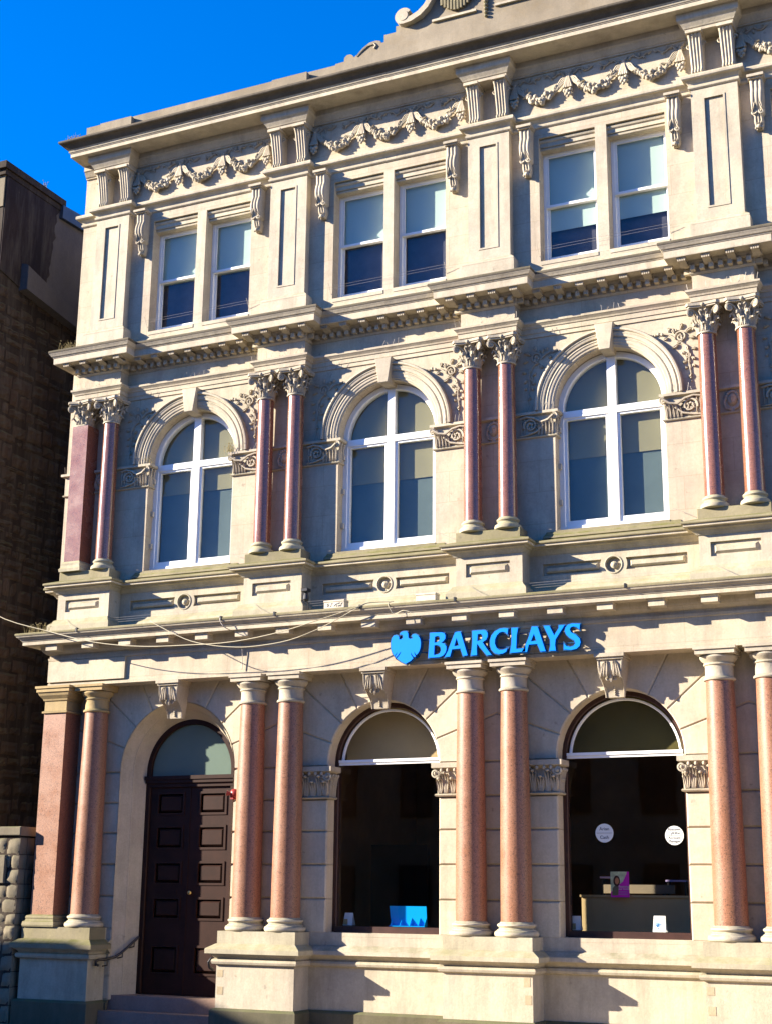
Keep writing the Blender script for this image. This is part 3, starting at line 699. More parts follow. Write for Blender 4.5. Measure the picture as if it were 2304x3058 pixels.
# --- second entablature, breaking forward over each pair of columns
P3 = ped_path(.49, -.06, range(0, NB + 1), 0, 0); P3 = [(-.49, 1.5)] + P3[1:] + [(XR, .2), (XR, .5)]
mb = MB(); mb.sweep(P3, [(-.3, 9.725), (.0, 9.725), (.02, 9.727), (.02, 9.80), (.035, 9.803), (.038, 9.885), (.052, 9.89), (.06, 9.915), (.085, 9.945), (.10, 9.96), (.103, 9.995), (.0, 10.02), (.0, 10.27), (.012, 10.275), (.03, 10.295), (.035, 10.31), (.03, 10.312), (.03, 10.405), (.11, 10.41), (.115, 10.425), (.13, 10.445), (.14, 10.475)])
E2 = mb.build('architrave', 'wall', BANK)
mb = MB(); mb.sweep(P3, [(-.1, 10.476), (.355, 10.478), (.358, 10.495), (.36, 10.60), (.372, 10.605), (.374, 10.62), (.395, 10.63), (.41, 10.655), (.428, 10.68), (.432, 10.69)]); CR2 = mb.build('cornice', 'stone', BANK)
mb = MB(); mb.sweep(P3, [(.38, 10.691), (.438, 10.692), (.442, 10.715), (.436, 10.74), (.2, 10.80), (-.1, 10.86), (-.5, 10.87)]); mb.build('cornice_top', 'top', CR2)
mb = MB(); mb.box(-.037, .037, -.105, .02, 10.318, 10.398); me_d = mb.mesh('dentil', 'stone')
mb = MB(); mb.box(-.064, .064, -.30, .02, 10.425, 10.479); mb.box(-.075, .075, -.32, .0, 10.455, 10.480)
for i in range(4): mb.box(-.062 + .034 * i, -.040 + .034 * i, -.318, -.29, 10.415, 10.462)
mb.add([(-.064, -.30, 10.43), (.064, -.30, 10.43), (.064, -.10, 10.385), (-.064, -.10, 10.385), (-.064, -.10, 10.47), (.064, -.10, 10.47)], [(0, 1, 2, 3), (3, 2, 5, 4), (0, 3, 4), (1, 5, 2)])
me_m2 = mb.mesh('cornice_bracket', 'carve')
def dent(x, y, rot=0): place(me_d, 'dentil', CR2, (x, y, 0), rot)
for k in range(NB + 1):
    for i in range(7): dent(4 * k - .447 + .149 * i, -.09)
    for s, r in ((1, pi / 2), (-1, -pi / 2)):
        if k == 0 and s < 0: continue
        dent(4 * k + s * .52, .005, r)
    for x in (-.58, -.193, .193, .58): place(me_m2, 'cornice_bracket', CR2, (4 * k + x, -.06, 0))
    if k < NB:
        for i in range(19): dent(4 * k + 2 + (i - 9) * .149, .17)
        for i in range(-3, 4): place(me_m2, 'cornice_bracket', CR2, (4 * k + 2.02 + .375 * i, .2, 0))
# blocking course above the second cornice
mb = MB(); P4b = [(XL, 1.5), (XL, .2), (XR, .2), (XR, .5)]
mb.sweep(P4b, [(.06, 10.80), (.05, 10.93), (.015, 10.985), (-.02, 10.99)]); mb.build('blocking_course', 'stone', BANK)

# --- second floor wall, pilasters, window surrounds
mb = MB(); mb.plate(rect(XL, XR, 10.84, 14.98), [rect(4 * k + 2 - 1.12, 4 * k + 2 + 1.12, 11.11, 13.45) for k in range(NB)], .2, .56); mb.build('second_floor_wall', 'wall', BANK)
mb = MB(); mb.plate(rect(-.388, .388, 11.17, 13.70), [rect(-.175, .155, 11.475, 13.45)], .04, .068, back=False); mb.box(-.388, .388, .067, .21, 11.17, 13.70)
mb.plate(rect(-.195, .175, 11.455, 13.47), [rect(-.165, .145, 11.485, 13.44)], .03, .05, back=False)
me_tp = mb.mesh('pilaster', 'stone')
for k in range(NB + 1): place(me_tp, 'pilaster', BANK, (4 * k, 0, 0))
TPP = ped_path(.388, .04, range(0, NB + 1), 0, 0)
for k in range(NB + 1):
    p = [(4 * k - .388, .21), (4 * k - .388, .04), (4 * k + .388, .04), (4 * k + .388, .21)]
    mb = MB(); mb.sweep(p, [(.095, 10.86), (.095, 11.15), (.085, 11.155), (.09, 11.175), (.082, 11.20), (.06, 11.215), (.045, 11.235), (.01, 11.26), (0, 11.27)]); mb.build('pilaster_base', 'stone', BANK)
SPP = [(XL, 1.2), (XL, .2)] + TPP + [(XR, .2), (XR, .5)]
mb = MB(); mb.sweep(SPP, [(0, 13.635), (.02, 13.64), (.035, 13.655), (.04, 13.68), (.03, 13.70), (.02, 13.705), (.03, 13.74), (.065, 13.775), (.075, 13.785), (.11, 13.79), (.125, 13.805), (.13, 13.84), (.12, 13.87), (.095, 13.885), (.0, 13.905)]); mb.build('string_course', 'stone', BANK)
for k in range(NB):
    c = 4 * k + 2
    mb = MB(); mb.plate([(c - .10, 11.10), (c + .10, 11.10), (c + .10, 13.46), (c - .10, 13.46)], [], .198, .52); mb.build('stone_mullion', 'stone', BANK)
    for s in (-1, 1):
        xa, xb = (c - 1.125, c - .095) if s < 0 else (c + .095, c + 1.125)
        mb = MB(); mb.sweep([(xa, .5), (xa, .40), (xa, .30), (xb, .30), (xb, .5)][2:4], [(-.2, 13.24), (-.02, 13.24), (.005, 13.25), (.012, 13.275), (-.0, 13.295), (.03, 13.30), (.03, 13.37), (.055, 13.385), (.065, 13.41), (.055, 13.43), (.04, 13.455)]); mb.build('lintel_moulding', 'stone', BANK)
        mb = MB(); mb.add([(xa, .19, 11.11), (xb, .19, 11.11), (xb, .52, 11.19), (xa, .52, 11.19), (xa, .19, 11.04), (xb, .19, 11.04)], [(0, 1, 2, 3), (4, 5, 1, 0)]); mb.build('window_sill', 'stone', BANK)
# carved brackets beside the windows
def cdep(t):
    if t < .28: return .05 + .10 * t / .28
    return .135 + .075 * sin(pi * (t - .28) / .5) * (t < .78) + .06 * (t - .28)
def cw(t): return (.10 + .05 * sin(pi * t / .3) if t < .28 else .185 + .03 * (t - .28)) if t < .99 else .22
m = console(.2, .2, 12.72, 13.60, cdep, 3, 26, 12, .2, .022, cw); m.box(-.135, .135, -.06, .2, 13.60, 13.645); m.box(-.12, .12, -.03, .2, 13.575, 13.60)
for s in (-1, 1):
    m.leaf([(s * (.03 + .05 * t), 13.22 - .22 * t) for t in [j / 5 for j in range(6)]], .035, .05, .03, 0, lambda t: .03 * sin(pi * t))
    m.tube(spiral(s * .06, 12.99, .05, .01, pi / 2, s * 1.3, 14, .03), .02, 5)
    m.leaf([(s * .03 * t, 12.93 - .16 * t) for t in (0, .3, .6, 1)], .035, .05, .12)
m.ball((0, .06, 13.0), .045, 8, 5); m.ball((0, .08, 12.75), .04, 8, 5); m.ball((.045, .09, 12.735), .028, 6, 4); m.ball((-.045, .09, 12.735), .028, 6, 4)
me_cb = m.mesh('carved_bracket', 'carve', 50)
for k in range(NB):
    for s in (-1, 1): place(me_cb, 'carved_bracket', BANK, (4 * k + 2 + s * 1.31, 0, 0))

# --- top frieze: fluted consoles, garlands, cornice
def bdep(t): return .155 + .05 * math.exp(-((t - .06) / .06) ** 2) + .15 * max(0, (t - .12)) ** 1.25 + .03 * math.exp(-((t - .97) / .05) ** 2)
m = console(.225, .20, 13.905, 14.60, bdep, 4, 22, 16, .2, .02); 
for s in (-1, 1): m.tube(spiral(s * .112, 14.44, .06, .01, 0, s * 1.2, 12, 0), .012, 4)
m.v = [v for v in m.v]
m.box(-.135, .135, -.165, .2, 14.60, 14.651); me_fb = m.mesh('fluted_console', 'stone', 30)
for k in range(NB + 1):
    for s in (-.255, .265): place(me_fb, 'fluted_console', BANK, (4 * k + s, 0, 0))
P5 = ped_path(.40, -.17, range(0, NB + 1), 0, 0)
for k in range(NB + 1):
    p = [(4 * k - .40, .21), (4 * k - .40, -.10), (4 * k + .40, -.10), (4 * k + .40, .21)]
    mb = MB(); mb.sweep(p, [(-.31, 14.651), (.0, 14.651), (.005, 14.70), (.02, 14.71), (.03, 14.73), (.075, 14.80), (.10, 14.82), (.115, 14.84), (.115, 14.90), (.12, 14.955)]); mb.box(4 * k - .39, 4 * k + .39, -.095, .2, 14.66, 14.94); mb.build('console_block', 'stone', BANK)
mb = MB(); mb.sweep([(XL, .2), (XR, .2)], [(-.01, 14.70), (.03, 14.705), (.03, 14.73), (.05, 14.74), (.10, 14.83), (.12, 14.85), (.12, 14.955)]); mb.build('bed_moulding', 'stone', BANK)
P6 = [(-.855, 1.2), (-.855, -.35), (XR, -.35)]
mb = MB(); mb.sweep(P6, [(-.56, 14.956), (0, 14.956), (0, 15.032), (.012, 15.036), (.014, 15.05), (.028, 15.056), (.034, 15.07), (.028, 15.084), (.018, 15.088), (.03, 15.092), (.045, 15.11)]); CR3 = mb.build('cornice', 'stone', BANK)
mb = MB(); mb.sweep(P6, [(.03, 15.111), (.05, 15.112), (.065, 15.13), (.09, 15.165), (.13, 15.195), (.17, 15.205), (.178, 15.21), (.19, 15.225), (.19, 15.26), (.15, 15.275), (-.2, 15.36), (-.5, 15.38)]); mb.build('cornice_top', 'top', CR3)
rg = random.Random(3)
def garland(seed):
    rg.seed(seed); m = MB(); y = .19
    sag = [(-.42, 14.50), (-.33, 14.36), (-.2, 14.22), (0, 14.15), (.2, 14.22), (.33, 14.36), (.42, 14.50)]
    def q(t):
        t *= 6; i = min(5, int(t)); f = t - i; a, b = sag[i], sag[i + 1]; return a[0] + (b[0] - a[0]) * f, a[1] + (b[1] - a[1]) * f
    for s in (-1, 1):
        for d in (-.02, .0, .02, .045): m.tube([(s * .47, y - .03, 14.53), (s * (.41 - d), y - .04, 14.43 + d), (s * (.33 - d * .5), y - .05, 14.34 + d * .8), (s * .25, y - .055, 14.26 + d)], lambda t: .014 + .01 * t, 5)
    for i in range(50):
        t = .16 + .68 * (i / 49.0); x, z = q(t); c = 1 - abs(t - .5) / .36
        rr = (.023 + .032 * max(0, c)) * rg.uniform(.7, 1.25)
        x += rg.uniform(-.03, .03); z += rg.uniform(-.055, .05) * (0.4 + max(0, c)); yy = y - .04 - .05 * max(0, c) * rg.random()
        m.ball((x, yy, z), rr, 8, 5, 1, rg.uniform(.85, 1.1))
        if rr > .042: m.ball((x + rg.uniform(-.01, .01), yy - rr * .95, z + rg.uniform(-.01, .01)), rr * .35, 6, 3)
    for i in range(12):
        t = .2 + .6 * rg.random(); x, z = q(t); a = rg.uniform(0, 6.28)
        m.leaf([(x + .10 * f * cos(a), z + .02 + .10 * f * sin(a)) for f in (0, .3, .6, 1)], .028, .05, y - .045)
    return m
def drop():
    m = MB(); y = .19
    m.ball((0, y - .03, 14.56), .035, 8, 5)
    for a in (-.5, -.25, 0, .25, .5): m.tube([(.01 * a, y - .03, 14.60), (.05 * a, y - .05, 14.45), (.14 * a, y - .075, 14.27)], lambda t: .010 + .02 * t, 5)
    for (x, z, r) in ((-.05, 14.22, .04), (.05, 14.225, .04), (0, 14.20, .048), (-.03, 14.155, .036), (.035, 14.15, .036), (0, 14.11, .028)): m.ball((x, y - .07, z), r, 8, 5)
    for a in (2.4, .8, 3.6, -.4): m.leaf([(.12 * f * cos(a), 14.57 + .12 * f * sin(a)) for f in (0, .3, .6, 1)], .03, .035, y)
    return m
def ribbon(seed):
    rg.seed(seed); m = MB(); y = .19
    for s in (-1, 1):
        m.tube([(s * (.06 + .36 * t), y - .012, 14.60 + .035 * sin(t * 9 + seed)) for t in [j / 12 for j in range(13)]], lambda t: .014, 4)
        for i in range(5):
            x = s * (.08 + .075 * i); a = rg.uniform(.3, 2.6) + (pi if rg.random() < .4 else 0)
            m.leaf([(x + .09 * f * cos(a), 14.60 + .09 * f * sin(a)) for f in (0, .3, .6, 1)], .024, .035, y)
    return m
gm = [garland(i).mesh('fruit_garland', 'carve', 60) for i in (1, 2, 3)]; dm = drop().mesh('garland_drop', 'carve', 60); rm = [ribbon(i).mesh('ribbon_carving', 'carve', 60) for i in (1, 2)]
for k in range(NB):
    for i in range(3):
        place(gm[(i + k) % 3], 'fruit_garland', BANK, (4 * k + .965 + i * .995, 0, 0)); place(rm[(i + k) % 2], 'ribbon_carving', BANK, (4 * k + .965 + i * .995, 0, 0))
    for i in range(4): place(dm, 'garland_drop', BANK, (4 * k + .465 + i * .995, 0, 0))

# --- parapet and the stepped pediment
mb = MB(); mb.box(-.80, XR, .03, .55, 15.3, 15.81); mb.build('parapet', 'parapet', BANK)
for k in (0, 1, 3, 4):
    mb = MB(); mb.box(4 * k - .38, 4 * k + .38, -.08, .60, 15.3, 15.755); mb.box(4 * k - .372, 4 * k + .372, .1, .58, 15.75, 15.83); mb.build('parapet_block', 'parapet', BANK)
hl = [(4.95, 15.815), (5.13, 15.82), (5.14, 15.90), (5.19, 15.945), (5.26, 15.945), (5.31, 15.91), (5.34, 15.86), (5.42, 15.91), (5.52, 16.01), (5.66, 16.09), (5.80, 16.10), (5.88, 16.07), (5.90, 16.02), (5.96, 16.02), (5.96, 16.17), (6.20, 16.17), (6.20, 16.29), (6.45, 16.29)]
outline = [(4.95, 15.3)] + hl + [(6.60, 16.35), (6.85, 16.45), (7.05, 16.75), (7.12, 17.2), (7.4, 17.7), (8, 17.85)]
outline += [(16 - x, z) for x, z in outline[::-1][1:]]
mb = MB(); mb.plate(outline, [], .0, .45); PD = mb.build('pediment', 'parapet', BANK)
for s in (-1, 1):
    f = lambda x: 8 + s * (x - 8)
    mb = MB(); mb.tube([(f(5.40), .0, 15.86), (f(5.5), -.01, 15.95), (f(5.63), -.01, 16.03), (f(5.76), -.01, 16.04), (f(5.80), -.01, 15.98), (f(5.76), -.01, 15.93)], .022, 5); mb.build('pediment_scroll', 'carve', PD)
    mb = MB(); c = []
    for i in range(15):
        a = -pi * .5 + (-pi * 1.35) * (1 - i / 14); c.append((6.40 + .11 * cos(a), 16.385 + .11 * sin(a)))
    c += [(6.55, 16.29), (6.72, 16.36), (6.86, 16.48), (6.96, 16.64), (7.02, 16.85), (7.08, 17.1), (7.2, 17.4), (7.5, 17.75), (8, 17.9)]
    n = len(c); vs = []
    for i, (x, z) in enumerate(c):
        a = c[max(i - 1, 0)]; b = c[min(i + 1, n - 1)]; dx, dz = b[0] - a[0], b[1] - a[1]; l = sqrt(dx * dx + dz * dz); nx, nz = -dz / l, dx / l; hw = .055
        for (o, y) in ((-hw, .02), (-hw, -.13), (hw, -.13), (hw, .02)): vs.append((f(x + nx * o), y, z + nz * o))
    mb.add(vs, [(i * 4 + k, i * 4 + (k + 1) % 4, (i + 1) * 4 + (k + 1) % 4, (i + 1) * 4 + k) for i in range(n - 1) for k in range(4)] + [(0, 1, 2, 3)])
    mb.lathe(0, 0, [(.10, -.14), (.10, .3)], 16); base = len(mb.v) - 32
    mb.v[base:] = [(f(6.40) + x, .13 - 0 + z - .13, 16.385 + y) for x, y, z in mb.v[base:]]
    mb.build('pediment_volute', 'carve', PD)
    mb = MB(); mb.box(min(f(6.95), f(7.82)), max(f(6.95), f(7.82)), -.05, .02, 16.155, 16.20); mb.build('pediment_ledge', 'stone', PD)
    mb = MB()
    for i in range(13):                          # fluted swag above the ledge
        t0, t1 = i / 13, (i + 1) / 13
        def pt(t): return 7.12 + .82 * t, 16.75 - .47 * sin(pi * min(1, t * .75 + .2)) ** 1.0
        x0, z0 = pt(t0); x1, z1 = pt(t1)
        mb.tube([(f((x0 + x1) / 2 + .0), -.02, (z0 + z1) / 2 + .30), (f((x0 + x1) / 2 + .01), -.08, (z0 + z1) / 2 + .14), (f((x0 + x1) / 2), -.05, (z0 + z1) / 2)], lambda t: .036 - .006 * t, 6)
    mb.build('pediment_swag', 'moss', PD)
mb = MB()
for i in range(7): mb.ball((8, -.03, 16.46 - .075 * i), .055 - .003 * i, 8, 5, 1, .8)
mb.build('pediment_drop', 'moss', PD)

# ------------------------------------------------------------------ windows
def frame_ring(c, zs, ro, ri, y0, y1, zb=None, n=32):
    m = MB(); m.arch(c, zs, [(ro, y1), (ro, y0), (ri + .012, y0), (ri, y0 + .015), (ri, y1)], zb, n); return m
for k in range(1, NB):                          # ground floor display windows
    c = 4 * k + 2; y = .45
    mb = frame_ring(c, AC, 1.0, .925, y, .56, .0); mb.box(c - .95, c + .95, y - .03, .56, -.03, .098)
    wf = mb.build('display_window', 'brown', BANK)
    mb = frame_ring(c, AC, .895, .858, y + .04, .53); mb.build('fanlight_frame', 'white', wf)
    mb = MB(); mb.box(c - .925, c + .925, y - .01, .53, 2.74, 2.785); mb.box(c - .925, c + .925, y + .01, .53, 2.70, 2.738); mb.build('transom_bar', 'white', wf)
    mb = MB(); mb.sheet(archpoly(c, .88, 2.74, AC + .02, 28), .52); mb.build('pane', 'glass_low', wf)
    mb = MB(); mb.box(c - .98, c + .98, .85, .87, 2.78, 4.0); mb.build('bulkhead_panel', 'ceil' if k > 1 else 'desk', wf)
    mb = MB(); mb.sheet(rect(c - .93, c + .93, .09, 2.70), .49); mb.build('pane', 'glass_low', wf)
for k in range(NB):                             # first floor arched windows
    c = 4 * k + 2; y = .395
    mb = frame_ring(c, SZ - .02, .93, .835, y, .515, 6.42, 36); mb.box(c - .925, c + .925, y - .012, .515, 6.335, 6.44); 
    wf = mb.build('arched_window', 'white', BANK)
    mb = MB(); mb.box(c - .073, c + .073, y - .008, .505, 6.44, 9.27); mb.build('mullion', 'white', wf)
    mb = MB(); mb.box(c - .835, c - .073, y - .006, .505, 8.30, 8.415); mb.box(c + .073, c + .835, y - .006, .505, 8.30, 8.415); mb.build('transom', 'white', wf)
    for s in (-1, 1):
        xa, xb = (c - .835, c - .075) if s < 0 else (c + .075, c + .835)
        mb = MB(); mb.plate(rect(xa, xb, 6.44, 8.30), [rect(xa + .045, xb - .045, 6.535, 8.262)], y + .018, .49); mb.build('casement', 'white', wf)
        mb = MB(); mb.sheet(rect(xa + .04, xb - .04, 6.52, 8.27), .462); mb.build('pane', 'glass_old', wf)
        q = [(c + s * .075, SZ - .02), (c + s * .83, SZ - .02)] + [(c + s * .83 * cos(pi / 2 * i / 12), SZ - .02 + .83 * sin(pi / 2 * i / 12)) for i in range(1, 12)] + [(c + s * .075, SZ + .805)]
        mb = MB(); mb.sheet(q, .464); mb.build('pane', 'glass_old', wf)
    mb = MB(); mb.box(c - 1.0, c + 1.0, .545, .555, 7.62 if k != 0 else 7.85, 9.6); mb.build('roller_blind', 'roller', wf)
    mb = MB(); mb.box(c - .99, c + .99, .57, .58, 6.2, 7.9); mb.build('net_curtain', 'greynet', wf)
    for z in (6.80, 7.42, 8.05):                # little sensor boxes down the left reveal
        mb = MB(); mb.box(c - HW - .01, c - HW + .05, .33, .385, z, z + .09); mb.build('reveal_bracket', 'plastic', wf)
for k in range(NB):                             # second floor sash windows
    for s in (-1, 1):
        xa, xb = (4 * k + .87, 4 * k + 1.895) if s < 0 else (4 * k + 2.105, 4 * k + 3.13)
        y = .44; zb, zt, zm = 11.19, 13.26, 12.24
        mb = MB(); mb.plate(rect(xa, xb, zb, zt), [rect(xa + .055, xb - .055, zb + .02, zt - .05)], y, .56); wf = mb.build('sash_window', 'white', BANK)
        q = MB(); q.box(xa - .1, xb + .1, .60, .61, zb - .1, zm + .1); q.build('room_shade_sheet', 'slategrey', wf)  # added dark sheet, coloured to stand in for the dim room behind
        mb = MB(); mb.plate(rect(xa + .055, xb - .055, zm - .03, zt - .05), [rect(xa + .10, xb - .10, zm + .015, zt - .09)], y + .012, .485); mb.box(xa + .05, xb - .05, y - .012, .48, zm - .035, zm + .012); mb.build('upper_sash', 'white', wf)
        mb = MB(); mb.plate(rect(xa + .055, xb - .055, zb + .02, zm - .005), [rect(xa + .10, xb - .10, zb + .10, zm - .03)], .492, .53); mb.build('lower_sash', 'white', wf)
        mb = MB(); mb.sheet(rect(xa + .09, xb - .09, zm, zt - .08), .471); mb.build('pane', 'glass', wf)
        mb = MB(); mb.sheet(rect(xa + .09, xb - .09, zb + .09, zm - .02), .511); mb.build('pane', 'glass', wf)
        bz = {0: 12.19, 1: 12.21, 2: 11.79, 3: 12.2}[k]
        mb = MB(); mb.box(xa + .058, xb - .058, .533, .540, bz, zt - .052); mb.build('blind', 'blind', wf)

# --- interiors, floor by floor
mb = MB(); mb.box(XL + .3, XR - .3, 7.0, 7.1, -1.2, 4.9); mb.box(XL + .3, XR - .3, .62, 7, -1.25, -1.15); mb.box(XL + .3, XR - .3, .62, 7, 4.55, 4.7); mb.box(3.5, 3.6, .62, 7, -1.2, 4.6); mb.build('ground_floor_room', 'in_dark', BANK)
mb = MB(); mb.box(4.05, 5.2, 3.9, 4.0, -1.15, 1.52); mb.build('inner_door', 'timber', BANK)
mb = MB(); mb.box(XL + .3, XR - .3, 4.0, 4.1, 4.9, 10.6); mb.box(XL + .3, XR - .3, .62, 4, 5.0, 5.1); mb.box(XL + .3, XR - .3, .62, 4, 10.3, 10.4)
for k in (1, 2, 3): mb.box(4 * k - .05, 4 * k + .05, .62, 4, 5, 15)
mb.box(XL + .3, XR - .3, 4.0, 4.1, 10.7, 15); mb.box(XL + .3, XR - .3, .62, 4, 10.8, 10.9); mb.build('upper_rooms', 'in_mid', BANK)

# ------------------------------------------------------------------ the doorway
mb = MB(); mb.arch(2, DC, [(1.175, .195), (1.168, .235), (1.155, .26), (1.06, .415), (1.05, .42), (1.045, .435), (1.05, .44), (1.03, .47), (.955, .62), (.925, .66), (.925, .9)], -1.19, 40); mb.build('door_surround', 'block', BANK, smooth=20)
DY = .70
mb = frame_ring(2, DC, .93, .835, .66, .80, -1.11, 36); mb.box(1.10, 2.90, .655, .80, 2.43, 2.50); mb.box(1.08, 2.92, .62, .80, 2.50, 2.56); mb.box(1.07, 2.93, .60, .80, 2.56, 2.625)
DF = mb.build('front_door', 'timber', BANK)
mb = MB(); mb.plate(archpoly(2, .885, 2.60, DC, 30), [], .72, .73); mb.build('fanlight', 'fan', DF)
for s in (-1, 1):
    xa, xb = (1.125, 1.992) if s < 0 else (2.008, 2.875)
    rows = [(1.955, 2.325), (1.355, 1.74), (.75, 1.12), (.155, .51), (-.76, -.30)]
    px0, px1 = xa + .20, xb - .13 if s > 0 else xb - .12
    hs = [rect(px0, px1, a, b) for a, b in rows]
    mb = MB(); mb.plate(rect(xa, xb, -1.11, 2.44), hs, .70, .76); lf = mb.build('door_leaf', 'timber', DF)
    for a, b in rows:
        mb = MB(); mb.plate(rect(px0 - .02, px1 + .02, a - .02, b + .02), [rect(px0 + .02, px1 - .02, a + .02, b - .02)], .685, .74)
        mb.inset_prism(rect(px0 + .035, px1 - .035, a + .035, b - .035), .70, .76, .035); mb.build('door_panel', 'timber', lf)
mb = MB(); mb.box(2.0 - .018, 2.0 + .018, .69, .76, -1.11, 2.44); mb.build('door_bead', 'timber', DF)
mb = MB(); mb.lathe(0, 0, [(.0, .07), (.03, .065), (.038, .045), (.025, .03), (.02, 0), (.045, -.005)], 16); mb.xform(lambda x, y, z: (2.09 + x, .70 - z, .60 + y)); mb.build('door_knob', 'brass', DF, smooth=60)
mb = MB(); mb.plate(rect(1.42, 1.80, .575, .665), [rect(1.46, 1.76, .60, .64)], .692, .71); mb.box(1.46, 1.76, .698, .71, .60, .64); mb.build('letter_plate', 'timber', DF)
mb = MB(); mb.box(.60, 3.40, .26, .80, -1.36, -1.12); mb.build('door_step', 'step', BANK)
mb = MB(); mb.box(.60, 3.40, -.02, .60, -1.60, -1.362); mb.build('door_step', 'step', BANK)

# ------------------------------------------------------------------ sign letters
SG = {'emblem':[[(6.629,4.756),(6.674,4.748),(6.694,4.715),(6.698,4.649),(6.724,4.624),(6.759,4.622),(6.786,4.635),(6.768,4.661),(6.755,4.668),(6.777,4.691),(6.821,4.697),(6.866,4.675),(6.902,4.627),(6.92,4.552),(6.916,4.487),(6.898,4.422),(6.868,4.375),(6.837,4.352),(6.819,4.386),(6.805,4.412),(6.81,4.37),(6.832,4.332),(6.801,4.322),(6.77,4.356),(6.743,4.403),(6.752,4.357),(6.788,4.306),(6.744,4.264),(6.655,4.222),(6.575,4.261),(6.498,4.319),(6.533,4.354),(6.564,4.401),(6.575,4.425),(6.546,4.402),(6.515,4.363),(6.48,4.332),(6.468,4.354),(6.497,4.389),(6.515,4.417),(6.488,4.398),(6.457,4.362),(6.421,4.41),(6.394,4.494),(6.392,4.577),(6.405,4.651),(6.44,4.694),(6.485,4.7),(6.526,4.683),(6.537,4.651),(6.531,4.63),(6.571,4.624),(6.607,4.646),(6.602,4.692),(6.571,4.706),(6.548,4.704),(6.553,4.728),(6.579,4.747)]],'B':[[(7.08,4.698),(7.281,4.697),(7.329,4.681),(7.349,4.643),(7.347,4.591),(7.316,4.552),(7.277,4.526),(7.329,4.51),(7.364,4.467),(7.368,4.418),(7.351,4.362),(7.307,4.316),(7.246,4.294),(7.053,4.295),(7.079,4.616)],[(7.167,4.631),(7.16,4.533),(7.211,4.538),(7.246,4.564),(7.259,4.604),(7.241,4.634),(7.202,4.639)],[(7.158,4.492),(7.15,4.334),(7.22,4.338),(7.259,4.36),(7.277,4.408),(7.268,4.457),(7.237,4.483),(7.193,4.494)]],'A':[[(7.521,4.685),(7.612,4.683),(7.73,4.296),(7.654,4.288),(7.611,4.412),(7.464,4.408),(7.429,4.293),(7.338,4.29),(7.394,4.384)],[(7.542,4.586),(7.501,4.457),(7.59,4.457)]],'R':[[(7.812,4.681),(8.012,4.683),(8.049,4.669),(8.076,4.628),(8.072,4.577),(8.048,4.527),(7.986,4.489),(8.064,4.372),(8.138,4.278),(8.056,4.277),(7.975,4.377),(7.894,4.472),(7.887,4.395),(7.89,4.289),(7.787,4.289),(7.805,4.387),(7.816,4.529)],[(7.905,4.626),(7.896,4.514),(7.949,4.52),(7.98,4.544),(7.99,4.576),(7.984,4.608),(7.957,4.628)]],'C':[[(8.419,4.681),(8.408,4.59),(8.371,4.625),(8.324,4.637),(8.276,4.628),(8.229,4.586),(8.198,4.524),(8.194,4.453),(8.22,4.388),(8.267,4.35),(8.327,4.343),(8.405,4.367),(8.381,4.314),(8.327,4.289),(8.259,4.283),(8.192,4.303),(8.138,4.361),(8.115,4.433),(8.116,4.51),(8.14,4.585),(8.195,4.646),(8.27,4.683),(8.345,4.691)]],'L':[[(8.478,4.685),(8.583,4.681),(8.561,4.558),(8.55,4.352),(8.609,4.344),(8.675,4.35),(8.709,4.383),(8.701,4.295),(8.448,4.291),(8.476,4.436),(8.481,4.563)]],'A2':[[(8.817,4.683),(8.909,4.678),(9.034,4.283),(8.952,4.285),(8.901,4.405),(8.759,4.404),(8.727,4.289),(8.635,4.291),(8.696,4.373),(8.754,4.497)],[(8.846,4.57),(8.793,4.453),(8.888,4.453)]],'Y':[[(9.012,4.682),(9.104,4.677),(9.179,4.52),(9.257,4.628),(9.258,4.674),(9.351,4.674),(9.198,4.456),(9.189,4.368),(9.201,4.283),(9.096,4.286),(9.114,4.36),(9.113,4.461)]],'S':[[(9.598,4.675),(9.587,4.591),(9.546,4.628),(9.488,4.644),(9.445,4.628),(9.432,4.595),(9.453,4.552),(9.53,4.507),(9.586,4.45),(9.601,4.392),(9.583,4.331),(9.531,4.291),(9.447,4.277),(9.331,4.293),(9.336,4.384),(9.371,4.344),(9.429,4.322),(9.487,4.334),(9.52,4.373),(9.505,4.424),(9.426,4.472),(9.375,4.526),(9.353,4.584),(9.361,4.628),(9.398,4.669),(9.469,4.687)]]}
BS = thing('bank_sign', 'blue BARCLAYS lettering with an eagle emblem fixed to the stone frieze', 'sign', (8, -.37, 4.22))
def letter(key, name, txt):
    ls = SG[key]; mb = MB(); mb.cur = 0
    o = ls[0] if area(ls[0]) > 0 else ls[0][::-1]
    smooth_n = lambda l: [q for i in range(len(l)) for q in (l[i],)]
    body = inset(o, -.017); hb = [inset(h if area(h) > 0 else h[::-1], .014) for h in ls[1:]]
    mb.plate(body, hb, -.352, -.29); r = mb.build(name, 'blue_edge', BS, label=txt)
    mb = MB(); mb.plate(o, ls[1:], -.368, -.351); mb.build('sign_face', 'blue', r)
letter('emblem', 'emblem', 'blue eagle emblem left of the lettering')
for key in ('B', 'A', 'R', 'C', 'L', 'A2', 'Y', 'S'): letter(key, 'letter', 'blue letter ' + key[0])
mb = MB(); mb.tube([(6.45, -.285, 4.40), (9.5, -.285, 4.40)], .010, 6); mb.tube([(6.45, -.285, 4.60), (9.5, -.285, 4.60)], .010, 6)
for i in range(14): mb.box(6.5 + .23 * i - .006, 6.5 + .23 * i + .006, -.29, -.19, 4.395, 4.405)
mb.build('mounting_rail', 'blue_edge', BS)
